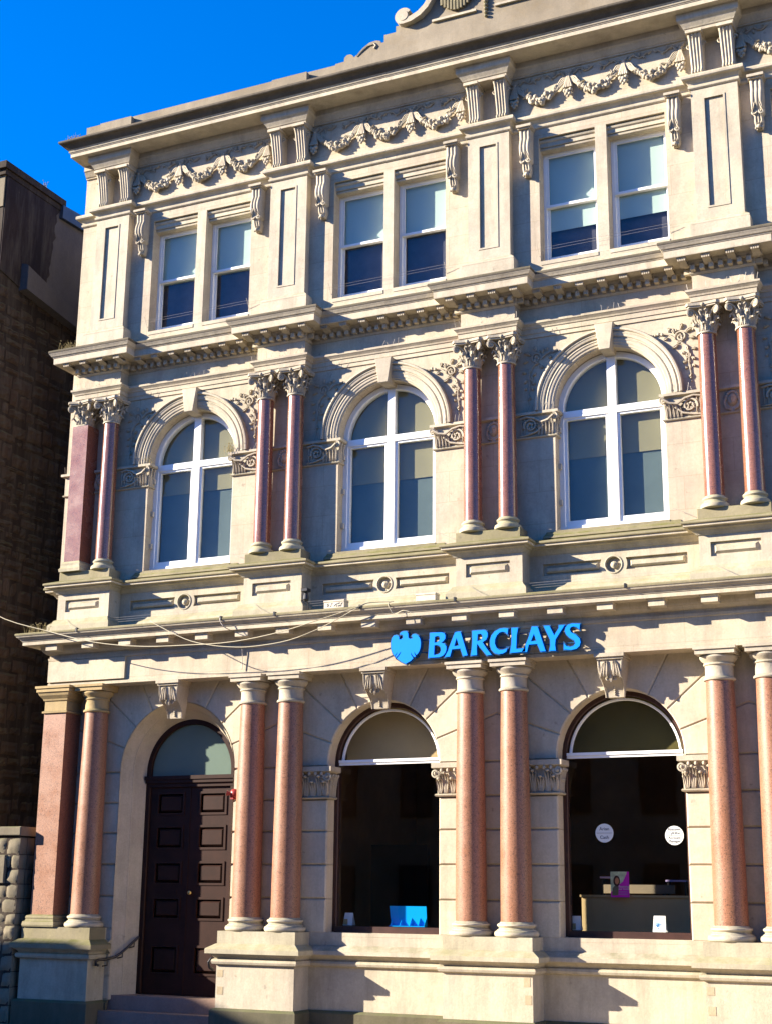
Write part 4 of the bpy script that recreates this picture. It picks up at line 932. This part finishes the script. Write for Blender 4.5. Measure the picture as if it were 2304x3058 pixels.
# ------------------------------------------------------------------ things fixed to or standing on the bank
def txt(s, size, name, mat, parent, loc, rz=0.0, align='CENTER', ext=0.0008):
    cu = bpy.data.curves.new(name, 'FONT'); cu.body = s; cu.size = size * U; cu.align_x = align; cu.align_y = 'CENTER'; cu.extrude = ext; cu.resolution_u = 3
    to = bpy.data.objects.new('tmp_text', cu); me = bpy.data.meshes.new_from_object(to); bpy.data.objects.remove(to); me.materials.clear(); me.materials.append(M[mat])
    me.transform(Matrix.Rotation(pi / 2, 4, 'X')); return place(me, name, parent, loc, rz)
# handrail
HR = thing('handrail', 'black iron handrail rising beside the dark front door, on the left jamb', 'handrail', (.80, -.2, -.56))
mb = MB(); mb.tube([(.79, -.10, -.62), (.79, -.16, -.61), (.80, -.18, -.56), (.81, -.12, -.53), (.85, .02, -.525), (.92, .20, -.49), (.98, .28, -.43), (1.04, .38, -.34), (1.12, .604, -.158)], .024, 8); mb.build('rail', 'iron', HR, smooth=50)
for p in ((.87, .06, -.53), (1.0, .31, -.40), (1.09, .52, -.23)):
    mb = MB(); mb.tube([(p[0], p[1], p[2]), (p[0], p[1], p[2] - .09), (p[0] - .10, p[1], p[2] - .11)], .013, 6); mb.build('rail_bracket', 'iron', HR)
H2 = thing('handrail', 'short iron rail end curling out left of the pedestal right of the door', 'handrail', (3.2, -.2, -.56))
mb = MB(); mb.tube([(3.16, -.20, -.62), (3.13, -.27, -.58), (3.13, -.30, -.50), (3.14, -.24, -.44), (3.16, -.05, -.44), (3.12, .2, -.40), (3.0, .45, -.2)], .024, 8); mb.build('rail', 'iron', H2, smooth=50)
mb = MB(); mb.tube([(3.15, -.1, -.44), (3.2, -.1, -.5), (3.3, -.1, -.5)], .013, 6); mb.build('rail_bracket', 'iron', H2)
# red alarm sounder
AL = thing('alarm_sounder', 'small red alarm sounder on the wall just right of the front door', 'alarm', (3.24, .13, 2.17))
mb = MB(); mb.lathe(0, 0, [(.075, 0), (.085, .03), (.085, .07), (.06, .10), (.035, .12)], 16); mb.xform(lambda x, y, z: (3.24 + x, .19 - z, 2.245 + y)); mb.build('sounder_body', 'red', AL, smooth=40)
mb = MB(); mb.box(3.21, 3.27, .05, .17, 2.15, 2.175); mb.tube([(3.20, .10, 2.245), (3.13, .06, 2.26)], lambda t: .03 + .018 * t, 8); mb.build('sounder_horn', 'red', AL)
mb = MB(); mb.tube([(3.30, .185, 4.2), (3.295, .185, 3.6), (3.30, .185, 2.9), (3.29, .185, 2.3), (3.30, .185, 1.2), (3.29, .185, -.02)], .008, 5)
for z in (3.9, 3.5, 3.1, 2.7, 2.0, 1.5, 1.0, .5): mb.box(3.285, 3.312, .175, .20, z, z + .02)
cw_ = mb.build('wall_wire', 'wire'); cw_['label'] = 'thin wire clipped down the wall between the front door and the granite column'; cw_['category'] = 'wire'

# boxes, lamp and cables on the first cornice
def jbox(x0, x1, z0, z1, label, mat='plastic'):
    t = thing('junction_box', label, 'junction box', ((x0 + x1) / 2, -.30, z0))
    m = MB(); m.inset_prism(rect(x0, x1, z0, z1 - .03), -.35, -.19, .006); m.build('box_body', mat, t)
    m = MB(); m.inset_prism(rect(x0 - .006, x1 + .006, z1 - .032, z1), -.357, -.19, .006); m.build('box_lid', mat, t)
    return t
jb = jbox(5.14, 5.52, 5.235, 5.375, 'cream junction box with peeling paint on the ledge left of the blue sign')
mb = MB(); rr = random.Random(5)
for i in range(16):
    x = 5.20 + .27 * rr.random(); z = 5.25 + .055 * rr.random(); mb.plate([(x, z), (x + .02, z + .008), (x + .028, z + .026), (x + .008, z + .02)], [], -.3535, -.349)
mb.build('peeled_patch', 'slate', jb)
jbox(6.82, 7.17, 5.235, 5.365, 'plain brownish junction box on the ledge above the eagle emblem', 'plastic')
LP = thing('floodlight', 'small black floodlight on the ledge beside the second upper pedestal from the left', 'light', (4.78, -.26, 5.26))
mb = MB(); mb.tube([(4.78, -.22, 5.25), (4.78, -.25, 5.40)], .012, 6); mb.build('lamp_stem', 'iron', LP)
mb = MB(); mb.inset_prism(rect(4.71, 4.83, 5.565, 5.62), -.38, -.25, .006); mb.lathe(4.77, -.30, [(.03, 5.55), (.045, 5.50), (.05, 5.44), (.03, 5.40)], 12); mb.build('lamp_head', 'iron', LP)
# hanging cables
def cable(pts, r, label, mat='cable'):
    n = 40; ps = []
    k = len(pts)
    for i in range(n + 1):                        # Catmull-Rom
        t = i / n * (k - 1); j = min(int(t), k - 2); f = t - j
        p0, p1, p2, p3 = [Vector(pts[max(0, min(k - 1, j + d))]) for d in (-1, 0, 1, 2)]
        ps.append(0.5 * ((2 * p1) + (p2 - p0) * f + (2 * p0 - 5 * p1 + 4 * p2 - p3) * f * f + (3 * p1 - p0 - 3 * p2 + p3) * f ** 3))
    m = MB(); m.tube(ps, r, 6); o = m.build('hanging_cable', mat, smooth=60); o['label'] = label; o['category'] = 'cable'; o['group'] = 'cables along the first cornice'; return o
cable([(-2.62, -.60, 6.15), (-1.42, -.70, 5.50), (-.34, -.70, 5.17), (.70, -.70, 4.90), (1.69, -.70, 4.76), (2.65, -.70, 4.72), (3.57, -.70, 4.72), (4.46, -.70, 4.82), (5.33, -.70, 5.005), (5.93, -.69, 5.15), (6.1, -.60, 5.225), (6.45, -.50, 5.235)], 0.0082, 'long cream cable sagging from the dark left wall across the lower cornice')
cable([(1.72, -.40, 5.27), (1.90, -.66, 5.19), (2.0, -.70, 5.14), (2.64, -.70, 4.83), (3.11, -.70, 4.70), (3.57, -.70, 4.633), (4.02, -.70, 4.617), (4.69, -.70, 4.68), (5.33, -.70, 4.87), (5.90, -.69, 5.12), (6.05, -.60, 5.22)], .0078, 'lower cream cable looping under the cornice between two fixings')
cable([(6.45, -.40, 5.26), (6.47, -.66, 5.17), (6.53, -.67, 5.05), (6.58, -.66, 4.99), (6.75, -.70, 5.03), (6.88, -.69, 4.99), (6.80, -.68, 4.95), (6.62, -.67, 5.0)], .006, 'short loose cable end curling over the cornice above the eagle emblem')
cable([(3.30, -.66, 5.19), (3.33, -.68, 5.08), (3.42, -.66, 4.98), (3.46, -.40, 4.93), (3.50, -.26, 4.78), (3.52, -.235, 4.60), (3.52, -.225, 4.42), (3.51, -.225, 4.32)], .008, 'thin dark wire running down the frieze above the second pair of columns', 'wire')
# anti-bird spikes and tension wires
mb = MB(); rs = random.Random(11)
def spike(x, y, z, l=.13, lean=.05): mb.tube([(x, y, z), (x + rs.uniform(-lean, lean), y + rs.uniform(-lean, lean), z + l * rs.uniform(.8, 1.1))], .0032, 3)
for k in range(NB + 1):
    for i in range(12): spike(4 * k - .55 + .1 * i, -.15, 10.01, .11)
    for i in range(10): spike(4 * k - .48 + .1 * i, -.13, 9.93, .05, .01)
    for s in (-1, 1):
        for i in range(8):
            x = 4 * k + s * (.62 + .065 * i)
            if x > XL: spike(x, .13, 8.415, .13)
    for i in range(6): spike(4 * k + 1.75 + .1 * i, .12, 10.01, .10)
o = mb.build('bird_spikes', 'wire', BANK, kind='stuff')
mb = MB()
for k in range(NB):
    for z, y in ((11.30, .12), (11.36, .14)): mb.tube([(4 * k + .86, y, z - .03), (4 * k + 3.14, y, z)], .0018, 3)
    for x in (.86, 3.14): mb.tube([(4 * k + x, .2, 11.2), (4 * k + x, .08, 11.38)], .004, 3)
    for z in (5.36, 5.40, 5.44): mb.tube([(4 * k + .6, -.10, z), (4 * k + 3.4, -.10, z + .01)], .002, 3)
    mb.tube([(4 * k - .35, -.12, 5.50), (4 * k + .05, -.5, 5.22)], .004, 3); mb.tube([(4 * k + .60, .15, 6.40), (4 * k + 1.0, .15, 6.36)], .004, 3)
    mb.tube([(4 * k + 3.0, .12, 6.5), (4 * k + 3.35, -.0, 6.32)], .004, 3)
mb.build('bird_wires', 'wire', BANK, kind='stuff')
# small black fixings along the cornice lip
for i, x in enumerate((.28, 3.30, 4.35, 5.95, 7.62, 10.4)):
    mb = MB(); mb.box(x, x + .03, -.675, -.60, 5.12, 5.19); mb.build('cable_clip', 'iron', BANK)
# weeds
def weed(x, y, z, n, h, spread, label, seed):
    r = random.Random(seed); m = MB()
    for i in range(n):
        a = r.uniform(0, 6.28); l = h * r.uniform(.5, 1.1); bx = x + r.uniform(-spread, spread); by = y + r.uniform(-.06, .06)
        dx, dy = .35 * l * cos(a), .35 * l * sin(a)
        m.tube([(bx, by, z), (bx + dx * .4, by + dy * .4, z + l * .6), (bx + dx, by + dy, z + l)], lambda t: .004 * (1.2 - t), 3)
        if i % 3 == 0: m.ball((bx + dx, by + dy, z + l), .012, 5, 3)
    o = m.build('weed', 'weed'); o['label'] = label; o['category'] = 'weed'; o['group'] = 'weeds growing on the ledges'
weed(-.75, -.45, 5.20, 46, .17, .24, 'dry weeds growing on the left end of the lower cornice', 1)
weed(-.62, -.30, 10.76, 30, .20, .22, 'dry weeds on the left end of the upper cornice', 2)
weed(2.86, .12, 8.41, 22, .17, .10, 'grass tuft on the ledge right of the leftmost arched window', 3)
weed(-.80, -.40, 15.29, 26, .14, .18, 'thin grass on the left tip of the top cornice', 4)
weed(1.12, .12, 8.41, 8, .15, .06, 'sparse grass on the ledge left of the leftmost arched window', 5)

# things behind the display windows
LS = thing('leaflet_rack', 'bright blue leaflet rack standing in the left display window', 'rack', (6.27, .62, .11))
mb = MB(); mb.plate([(5.97, .112), (6.60, .112), (6.585, .425), (5.935, .425)], [], .66, .67); mb.build('back_panel', 'leaflet', LS)
mb = MB(); mb.box(5.97, 6.60, .56, .66, .105, .118); mb.build('tray', 'leaflet', LS)
for x in (5.99, 6.16, 6.33, 6.48, 6.585):
    mb = MB(); mb.add([(x, .66, .118), (x, .56, .118), (x, .66, .245), (x + .006, .66, .118), (x + .006, .56, .118), (x + .006, .66, .245)], [(0, 1, 2), (3, 5, 4), (0, 2, 5, 3), (1, 4, 5, 2)]); mb.build('divider', 'leaflet', LS)
def tentcard(x, y, z, w, h, label, icon=False, dark=False):
    t = thing('tent_card', label, 'card', (x, y, z)); m = MB()
    m.add([(x - w / 2, y, z), (x + w / 2, y, z), (x + w / 2 - .01, y + .05, z + h), (x - w / 2 + .01, y + .05, z + h)], [(0, 1, 2, 3)]); m.build('card_front', 'card', t)
    m = MB(); m.add([(x - w / 2, y + .12, z), (x + w / 2, y + .12, z), (x + w / 2 - .01, y + .053, z + h), (x - w / 2 + .01, y + .053, z + h)], [(0, 1, 2, 3)]); m.build('card_back', 'card', t)
    if icon:
        m = MB()
        for r in (.03, .05, .07): m.tube([(x - .02 + r * cos(a), y + .012, z + .055 + r * sin(a)) for a in [pi * .28 + i * pi * .44 / 6 for i in range(7)]], .005, 4)
        m.ball((x - .02, y + .01, z + .05), .009, 6, 4); m.build('wireless_symbol', 'leaflet', t)
    if dark:
        m = MB(); m.plate(rect(x - w / 2 + .01, x - w / 2 + .085, z + .01, z + .10), [], y - .004, y + .0); m.build('printed_square', 'desk', t)
tentcard(5.21, .60, .108, .17, .20, 'small white tent card at the left of the display window with the blue rack', dark=True)
tentcard(9.11, .60, .105, .16, .21, 'small white tent card in the shaded left corner of the right display window', dark=True)
tentcard(10.415, .60, .10, .20, .235, 'white tent card with a wireless symbol in front of the desk', icon=True)
def sticker(x, z, lines, label):
    t = thing('window_sticker', label, 'sticker', (x, .482, z)); m = MB(); m.plate(circle(x, z, .142, 32), [], .478, .4855); m.build('sticker_disc', 'sticker', t)
    m = MB(); m.box(x - .125, x + .125, .4745, .4778, z - .002, z + .002); m.build('divider_line', 'ink', t)
    for s, dz, sz in lines: txt(s, sz, 'lettering', 'ink', t, (x, .4765, z + dz))
sticker(9.644, 1.552, (('Arian', .062, .072), ('Cash', -.066, .072)), 'round white window sticker reading Arian and Cash')
sticker(10.732, 1.508, (('Rheolwr', .088, .055), ('Cyfrifon', .036, .055), ('Account', -.034, .055), ('Manager', -.086, .055)), 'round white window sticker reading Rheolwr Cyfrifon, Account Manager')
DK = thing('reception_desk', 'wide olive brown desk behind the right display window', 'desk', (10.0, 1.6, -1.15))
mb = MB(); mb.inset_prism(rect(8.90, 12.2, -1.15, .60), 1.6, 1.66, .006); mb.build('front_panel', 'desk', DK)
mb = MB(); mb.box(8.88, 12.22, 1.57, 2.4, .60, .635); mb.build('desk_top', 'desk', DK)
mb = MB(); mb.box(9.0, 12.1, 2.3, 2.36, -1.15, .60); mb.build('side_panel', 'desk', DK)
PS = thing('desk_screen', 'low grey privacy screen standing on the reception desk', 'screen', (9.8, 2.1, .635))
mb = MB(); mb.inset_prism(rect(9.12, 10.30, .66, .80), 2.1, 2.13, .005); mb.build('screen_panel', 'in_mid', PS)
for x in (9.3, 10.1): mb = MB(); mb.box(x, x + .04, 2.08, 2.15, .636, .66); mb.build('screen_foot', 'iron', PS)
for x, z, lb in ((9.20, .90, 'pale lilac strip standing in for monitor glow behind the desk, left one'), (10.30, .85, 'brighter lilac strip standing in for monitor glow behind the desk, right one')):
    t = thing('monitor_glow', lb, 'tray', (x, 2.2, .64)); mb = MB(); mb.inset_prism([(x - .17, z), (x + .16, z), (x + .18, z + .03), (x - .17, z + .03)], 2.2, 2.4, .004); mb.build('glow_strip', 'lilac', t)  # strips stand in for glowing monitor edges, the glow painted as lilac
    mb = MB(); mb.box(x - .15, x - .13, 2.22, 2.38, .636, z); mb.box(x + .13, x + .15, 2.22, 2.38, .636, z); mb.build('glow_strip_leg', 'iron', t)
PO = thing('poster', 'purple poster with a photo of a dark haired woman above the desk', 'poster', (9.70, 1.50, .60))
px, pz, pw, ph = 9.42, .60, .30, .395; yb = 1.5
mb = MB(); mb.box(px, px + pw, yb, yb + .015, pz, pz + ph); mb.build('poster_board', 'magenta', PO)
mb = MB(); mb.plate([(px, pz + .08), (px + .10, pz + .17), (px + .20, pz + .24), (px + .26, pz + .36), (px + .27, pz + ph), (px, pz + ph)], [], yb - .003, yb - .0005); mb.build('poster_photo', 'photo', PO)
mb = MB(); mb.plate([(px + .10 + .055 * cos(a), pz + .25 + .085 * sin(a)) for a in [i * 2 * pi / 18 for i in range(18)]], [], yb - .006, yb - .0032); mb.build('printed_hair', 'hair', PO)
mb = MB(); mb.plate([(px + .105 + .032 * cos(a), pz + .25 + .052 * sin(a)) for a in [i * 2 * pi / 16 for i in range(16)]], [], yb - .009, yb - .0062); mb.build('printed_face', 'skin', PO)
mb = MB(); mb.plate([(px + .02, pz + .03), (px + .12, pz + .03), (px + .13, pz + .16), (px + .08, pz + .19), (px + .03, pz + .14)], [], yb - .006, yb - .0032); mb.build('printed_jacket', 'in_mid', PO)
txt('Repaying', .048, 'lettering', 'card', PO, (px + .215, yb - .004, pz + .165)); txt('your home', .045, 'lettering', 'card', PO, (px + .205, yb - .004, pz + .128))
for i in range(3): mb = MB(); mb.box(px + .13, px + .28, yb - .003, yb, pz + .085 - .022 * i, pz + .09 - .022 * i); mb.build('printed_line', 'lilac', PO)

# ------------------------------------------------------------------ garden wall at the left edge
GW = thing('garden_wall', 'rough squared stone garden wall with a flat coping at the lower left edge', 'wall', (-2.2, -.2, GZ))
mb = MB(); mb.box(-4.0, -.85, -.38, .06, GZ, 1.55); mb.build('wall_core', 'mortar', GW)
rw = random.Random(21)
def rough_block(seed, wx, wy, wz, amp):
    """stone with an uneven face; wx wide, wz high, front face bulging towards -y"""
    r = random.Random(seed); m = MB(); nx, nz = 5, 4; vs = []
    for j in range(nz + 1):
        for i in range(nx + 1):
            e = i in (0, nx) or j in (0, nz)
            vs.append((-wx / 2 + wx * i / nx + (r.uniform(-.01, .01) if e else r.uniform(-.02, .02)), (0 if e else -.010 - r.uniform(0, amp)), wz * j / nz + r.uniform(-.008, .008)))
    b = len(vs)
    for (i, j) in ((0, 0), (nx, 0), (nx, nz), (0, nz)): x, y, z = vs[j * (nx + 1) + i]; vs.append((x, wy, z))
    fs = [(j * (nx + 1) + i, j * (nx + 1) + i + 1, (j + 1) * (nx + 1) + i + 1, (j + 1) * (nx + 1) + i) for j in range(nz) for i in range(nx)]
    fs.append(tuple(range(nx + 1)) + (b + 1, b)); fs.append(tuple(nz * (nx + 1) + i for i in range(nx, -1, -1)) + (b + 3, b + 2))
    fs.append(tuple(j * (nx + 1) for j in range(nz, -1, -1)) + (b, b + 3)); fs.append(tuple(j * (nx + 1) + nx for j in range(nz + 1)) + (b + 2, b + 1))
    m.add(vs, fs); return m
gst = [rough_block(i, 1, .06, 1, .03).mesh('stone', 'garden', 25) for i in range(5)]
zrow = [GZ, -1.32, -1.02, -.76, -.48, -.24, .02, .22, .47, .72, .98, 1.23, 1.53]
for j in range(len(zrow) - 1):
    x = -.83; h = zrow[j + 1] - zrow[j] - .012
    while x > -3.2:
        wd = rw.uniform(.17, .36); x1 = x - wd
        place(rw.choice(gst), 'stone', GW, ((x + x1) / 2, -.375, zrow[j] + .006), 0, (wd - .014, 1, h)); x = x1
    y = -.375                                   # return face towards the bank
    while y < .0:
        wd = rw.uniform(.16, .24); place(rw.choice(gst), 'stone', GW, (-.845, y + wd / 2, zrow[j] + .006), pi / 2, (wd - .012, .6, h)); y += wd
mb = MB(); mb.inset_prism(rect(-1.62, -1.10, .73, 1.22), -.445, -.37, .01); mb.build('sawn_stone', 'garden', GW)
for i in range(6):
    mb = MB(); x1 = -.80 - i * .52; mb.inset_prism(rect(x1 - .50, x1, 1.555, 1.715), -.44, .10, .015); mb.build('coping_stone', 'garden', GW)

# ------------------------------------------------------------------ neighbouring building on the left
NX = -2.6
NB_ = thing('neighbouring_building', 'dark stained rubble stone building in shade left of the bank', 'building', (-8, 1, GZ))
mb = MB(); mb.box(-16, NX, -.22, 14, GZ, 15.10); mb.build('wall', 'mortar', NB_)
mb = MB(); jag = random.Random(8)
edge = [(1.50 + jag.uniform(-.05, .05) - .32 * (15.0 - z) / 2.6 * .8, z) for z in [15.1 - .13 * i for i in range(20)]]
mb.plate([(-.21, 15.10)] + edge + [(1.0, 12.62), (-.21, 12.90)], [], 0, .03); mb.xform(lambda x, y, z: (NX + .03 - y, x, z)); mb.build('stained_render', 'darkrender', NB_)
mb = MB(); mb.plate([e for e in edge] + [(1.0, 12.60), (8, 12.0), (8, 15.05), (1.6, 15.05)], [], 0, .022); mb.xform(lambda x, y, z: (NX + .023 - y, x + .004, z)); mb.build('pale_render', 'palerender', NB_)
mb = MB(); mb.box(-16, NX + .10, -.36, 1.66, 15.12, 15.27); mb.box(-16, NX + .05, -.30, 1.64, 15.0, 15.119); mb.build('roof_coping', 'mortar', NB_)
mb = MB(); mb.box(NX - .9, NX, -.245, -.2, 14.3, 15.0); mb.build('front_quoin', 'garden', NB_)
mb = MB(); mb.add([(NX + .12, 1.55, 14.82), (NX + .12, 6, 15.0), (NX + .12, 6, 15.45), (NX + .12, 1.55, 15.12), (NX - 3, 1.55, 15.12), (NX - 3, 6, 15.45), (NX - 3, 1.55, 14.82), (NX - 3, 6, 15.0)], [(0, 1, 2, 3), (3, 2, 5, 4), (0, 3, 4, 6), (0, 6, 7, 1)]); mb.build('slate_roof', 'slate', NB_)
mb = MB(); z0 = lambda y: 12.68 - .13 * (y - .5); z1 = lambda y: 13.26 - .24 * (y - .45)
vs = []
for y in (.45, 4.5):
    for x, zz in ((NX, z0(y)), (NX + .22, z0(y)), (NX + .22, z1(y) - .05), (NX + .15, z1(y)), (NX, z1(y) + .03)): vs.append((x, y, zz))
mb.add(vs, [(0, 1, 2, 3, 4), (5, 6, 7, 8, 9)] + [(i, (i + 1) % 5, 5 + (i + 1) % 5, 5 + i) for i in range(5)]); mb.build('rendered_band', 'palerender', NB_)
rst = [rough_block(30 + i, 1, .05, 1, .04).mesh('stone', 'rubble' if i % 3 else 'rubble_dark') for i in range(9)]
z = 1.75; cnt = 0
while z < 12.55 and cnt < 298:
    h = rw.uniform(.15, .40); y = -.22 + rw.uniform(-.0, .1)
    while y < 2.3 and cnt < 298:
        wd = rw.uniform(.20, .66); hh = h * rw.uniform(.62, 1.08)
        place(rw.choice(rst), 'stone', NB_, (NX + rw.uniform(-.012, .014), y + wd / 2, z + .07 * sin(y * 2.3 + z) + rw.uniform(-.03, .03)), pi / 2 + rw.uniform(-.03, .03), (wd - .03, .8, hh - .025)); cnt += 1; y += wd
    z += h
weed(-2.58, 1.0, 15.27, 14, .16, .03, 'small weeds on the roof edge of the dark building at the left', 6)

# ------------------------------------------------------------------ ground and the street behind the viewer
mb = MB(); mb.add([(-900, -900, GZ - .20), (900, -900, GZ - .20), (900, 900, GZ - .20), (-900, 900, GZ - .20)], [(0, 1, 2, 3)]); o = mb.build('ground', 'asphalt'); o['kind'] = 'structure'
mb = MB(); mb.box(-60, 60, -4.6, -.02, GZ - .2, GZ - .004); o = mb.build('pavement', 'paving'); o['kind'] = 'structure'
mb = MB(); mb.box(-60, 60, -4.85, -4.605, GZ - .2, GZ + .0); o = mb.build('kerb', 'paving'); o['kind'] = 'structure'
mb = MB(); mb.box(-60, 60, -26.5, -17.5, GZ - .2, GZ - .004); o = mb.build('far_pavement', 'paving'); o['kind'] = 'structure'
def house(x0, x1, y0, y1, ze, zr, label, group, mat='brickwork', front=1):
    t = thing('terraced_house', label, 'house', ((x0 + x1) / 2, y1 if front > 0 else y0, GZ), group)
    m = MB(); m.box(x0, x1, y0, y1, GZ - .2, ze); m.build('wall', mat, t)
    m = MB(); ym = (y0 + y1) / 2; m.add([(x0 - .05, y0 - .3, ze - .1), (x1 + .05, y0 - .3, ze - .1), (x1 + .05, y1 + .3, ze - .1), (x0 - .05, y1 + .3, ze - .1), (x0 - .05, ym, zr), (x1 + .05, ym, zr)], [(0, 1, 5, 4), (3, 4, 5, 2), (0, 4, 3), (1, 2, 5), (0, 3, 2, 1)]); m.build('roof', 'slate', t)
    m = MB(); m.box(x0 + .3, x0 + 1.3, ym - .4, ym + .4, ze, zr + 1.2); m.build('chimney', mat, t)
    n = max(2, int((x1 - x0) / 2.6)); fl = max(2, int((ze - GZ) / 3.6))
    for f in range(fl):
        for i in range(n):
            cx = x0 + (x1 - x0) * (i + .5) / n; zb = GZ + 1.3 + f * 3.7
            m = MB(); m.plate(rect(cx - .62, cx + .62, zb, zb + 2.0), [rect(cx - .52, cx - .03, zb + .1, zb + 1.9), rect(cx + .03, cx + .52, zb + .1, zb + 1.9)], -.04, .06)
            yy = y1 + .02; m.xform(lambda x, y, z: (x, yy + y, z)); wfr = m.build('window', 'timber', t)
            m = MB(); m.box(cx - .55, cx + .55, y1 + .0, y1 + .03, zb + .05, zb + 1.95); m.build('pane', 'iron', wfr)
hs_ = [(-40, -31, 8.2, 10.2, 'grey rendered terraced house far left across the street'), (-31, -22, 7.6, 9.8, 'low terraced house with a central chimney across the street'), (-22, -13, 8.4, 10.8, 'terraced house behind the viewer, third from the left'),
       (-13, -4, 8.8, 11.2, 'terraced house across the street opposite the front door'), (-4, 5, 9.5, 13.0, 'taller terraced house across the street opposite the sign'), (5, 14, 10.5, 14.6, 'tallest terraced house across the street with a steep roof'), (14, 24, 9.0, 12.2, 'wide terraced house across the street at the right'), (24, 34, 8.6, 11.4, 'terraced house at the right end across the street')]
for x0, x1, ze, zr, lb in hs_: house(x0, x1, -35, -26.6, ze, zr, lb, 'terraced houses across the street')
house(-40, -17.3, -17, -9.5, 8.0, 9.0, 'long low house added out of view at the left to shade the foot of the bank', 'terraced houses across the street')  # added unseen caster, shaped to throw the shadow on the lower left
mb = MB(); vs = []; nx = 24
for i in range(nx + 1):
    x = -160 + 320 * i / nx; hgt = 22 + 16 * math.exp(-((x - 30) / 60) ** 2) + 3 * sin(i * 1.3)
    vs += [(x, -90, GZ - .3), (x, -130, hgt), (x, -230, hgt * .8), (x, -300, GZ - .3)]
mb.add(vs, [(i * 4 + k, (i + 1) * 4 + k, (i + 1) * 4 + k + 1, i * 4 + k + 1) for i in range(nx) for k in range(3)]); o = mb.build('hills', 'hill', smooth=60); o['kind'] = 'structure'
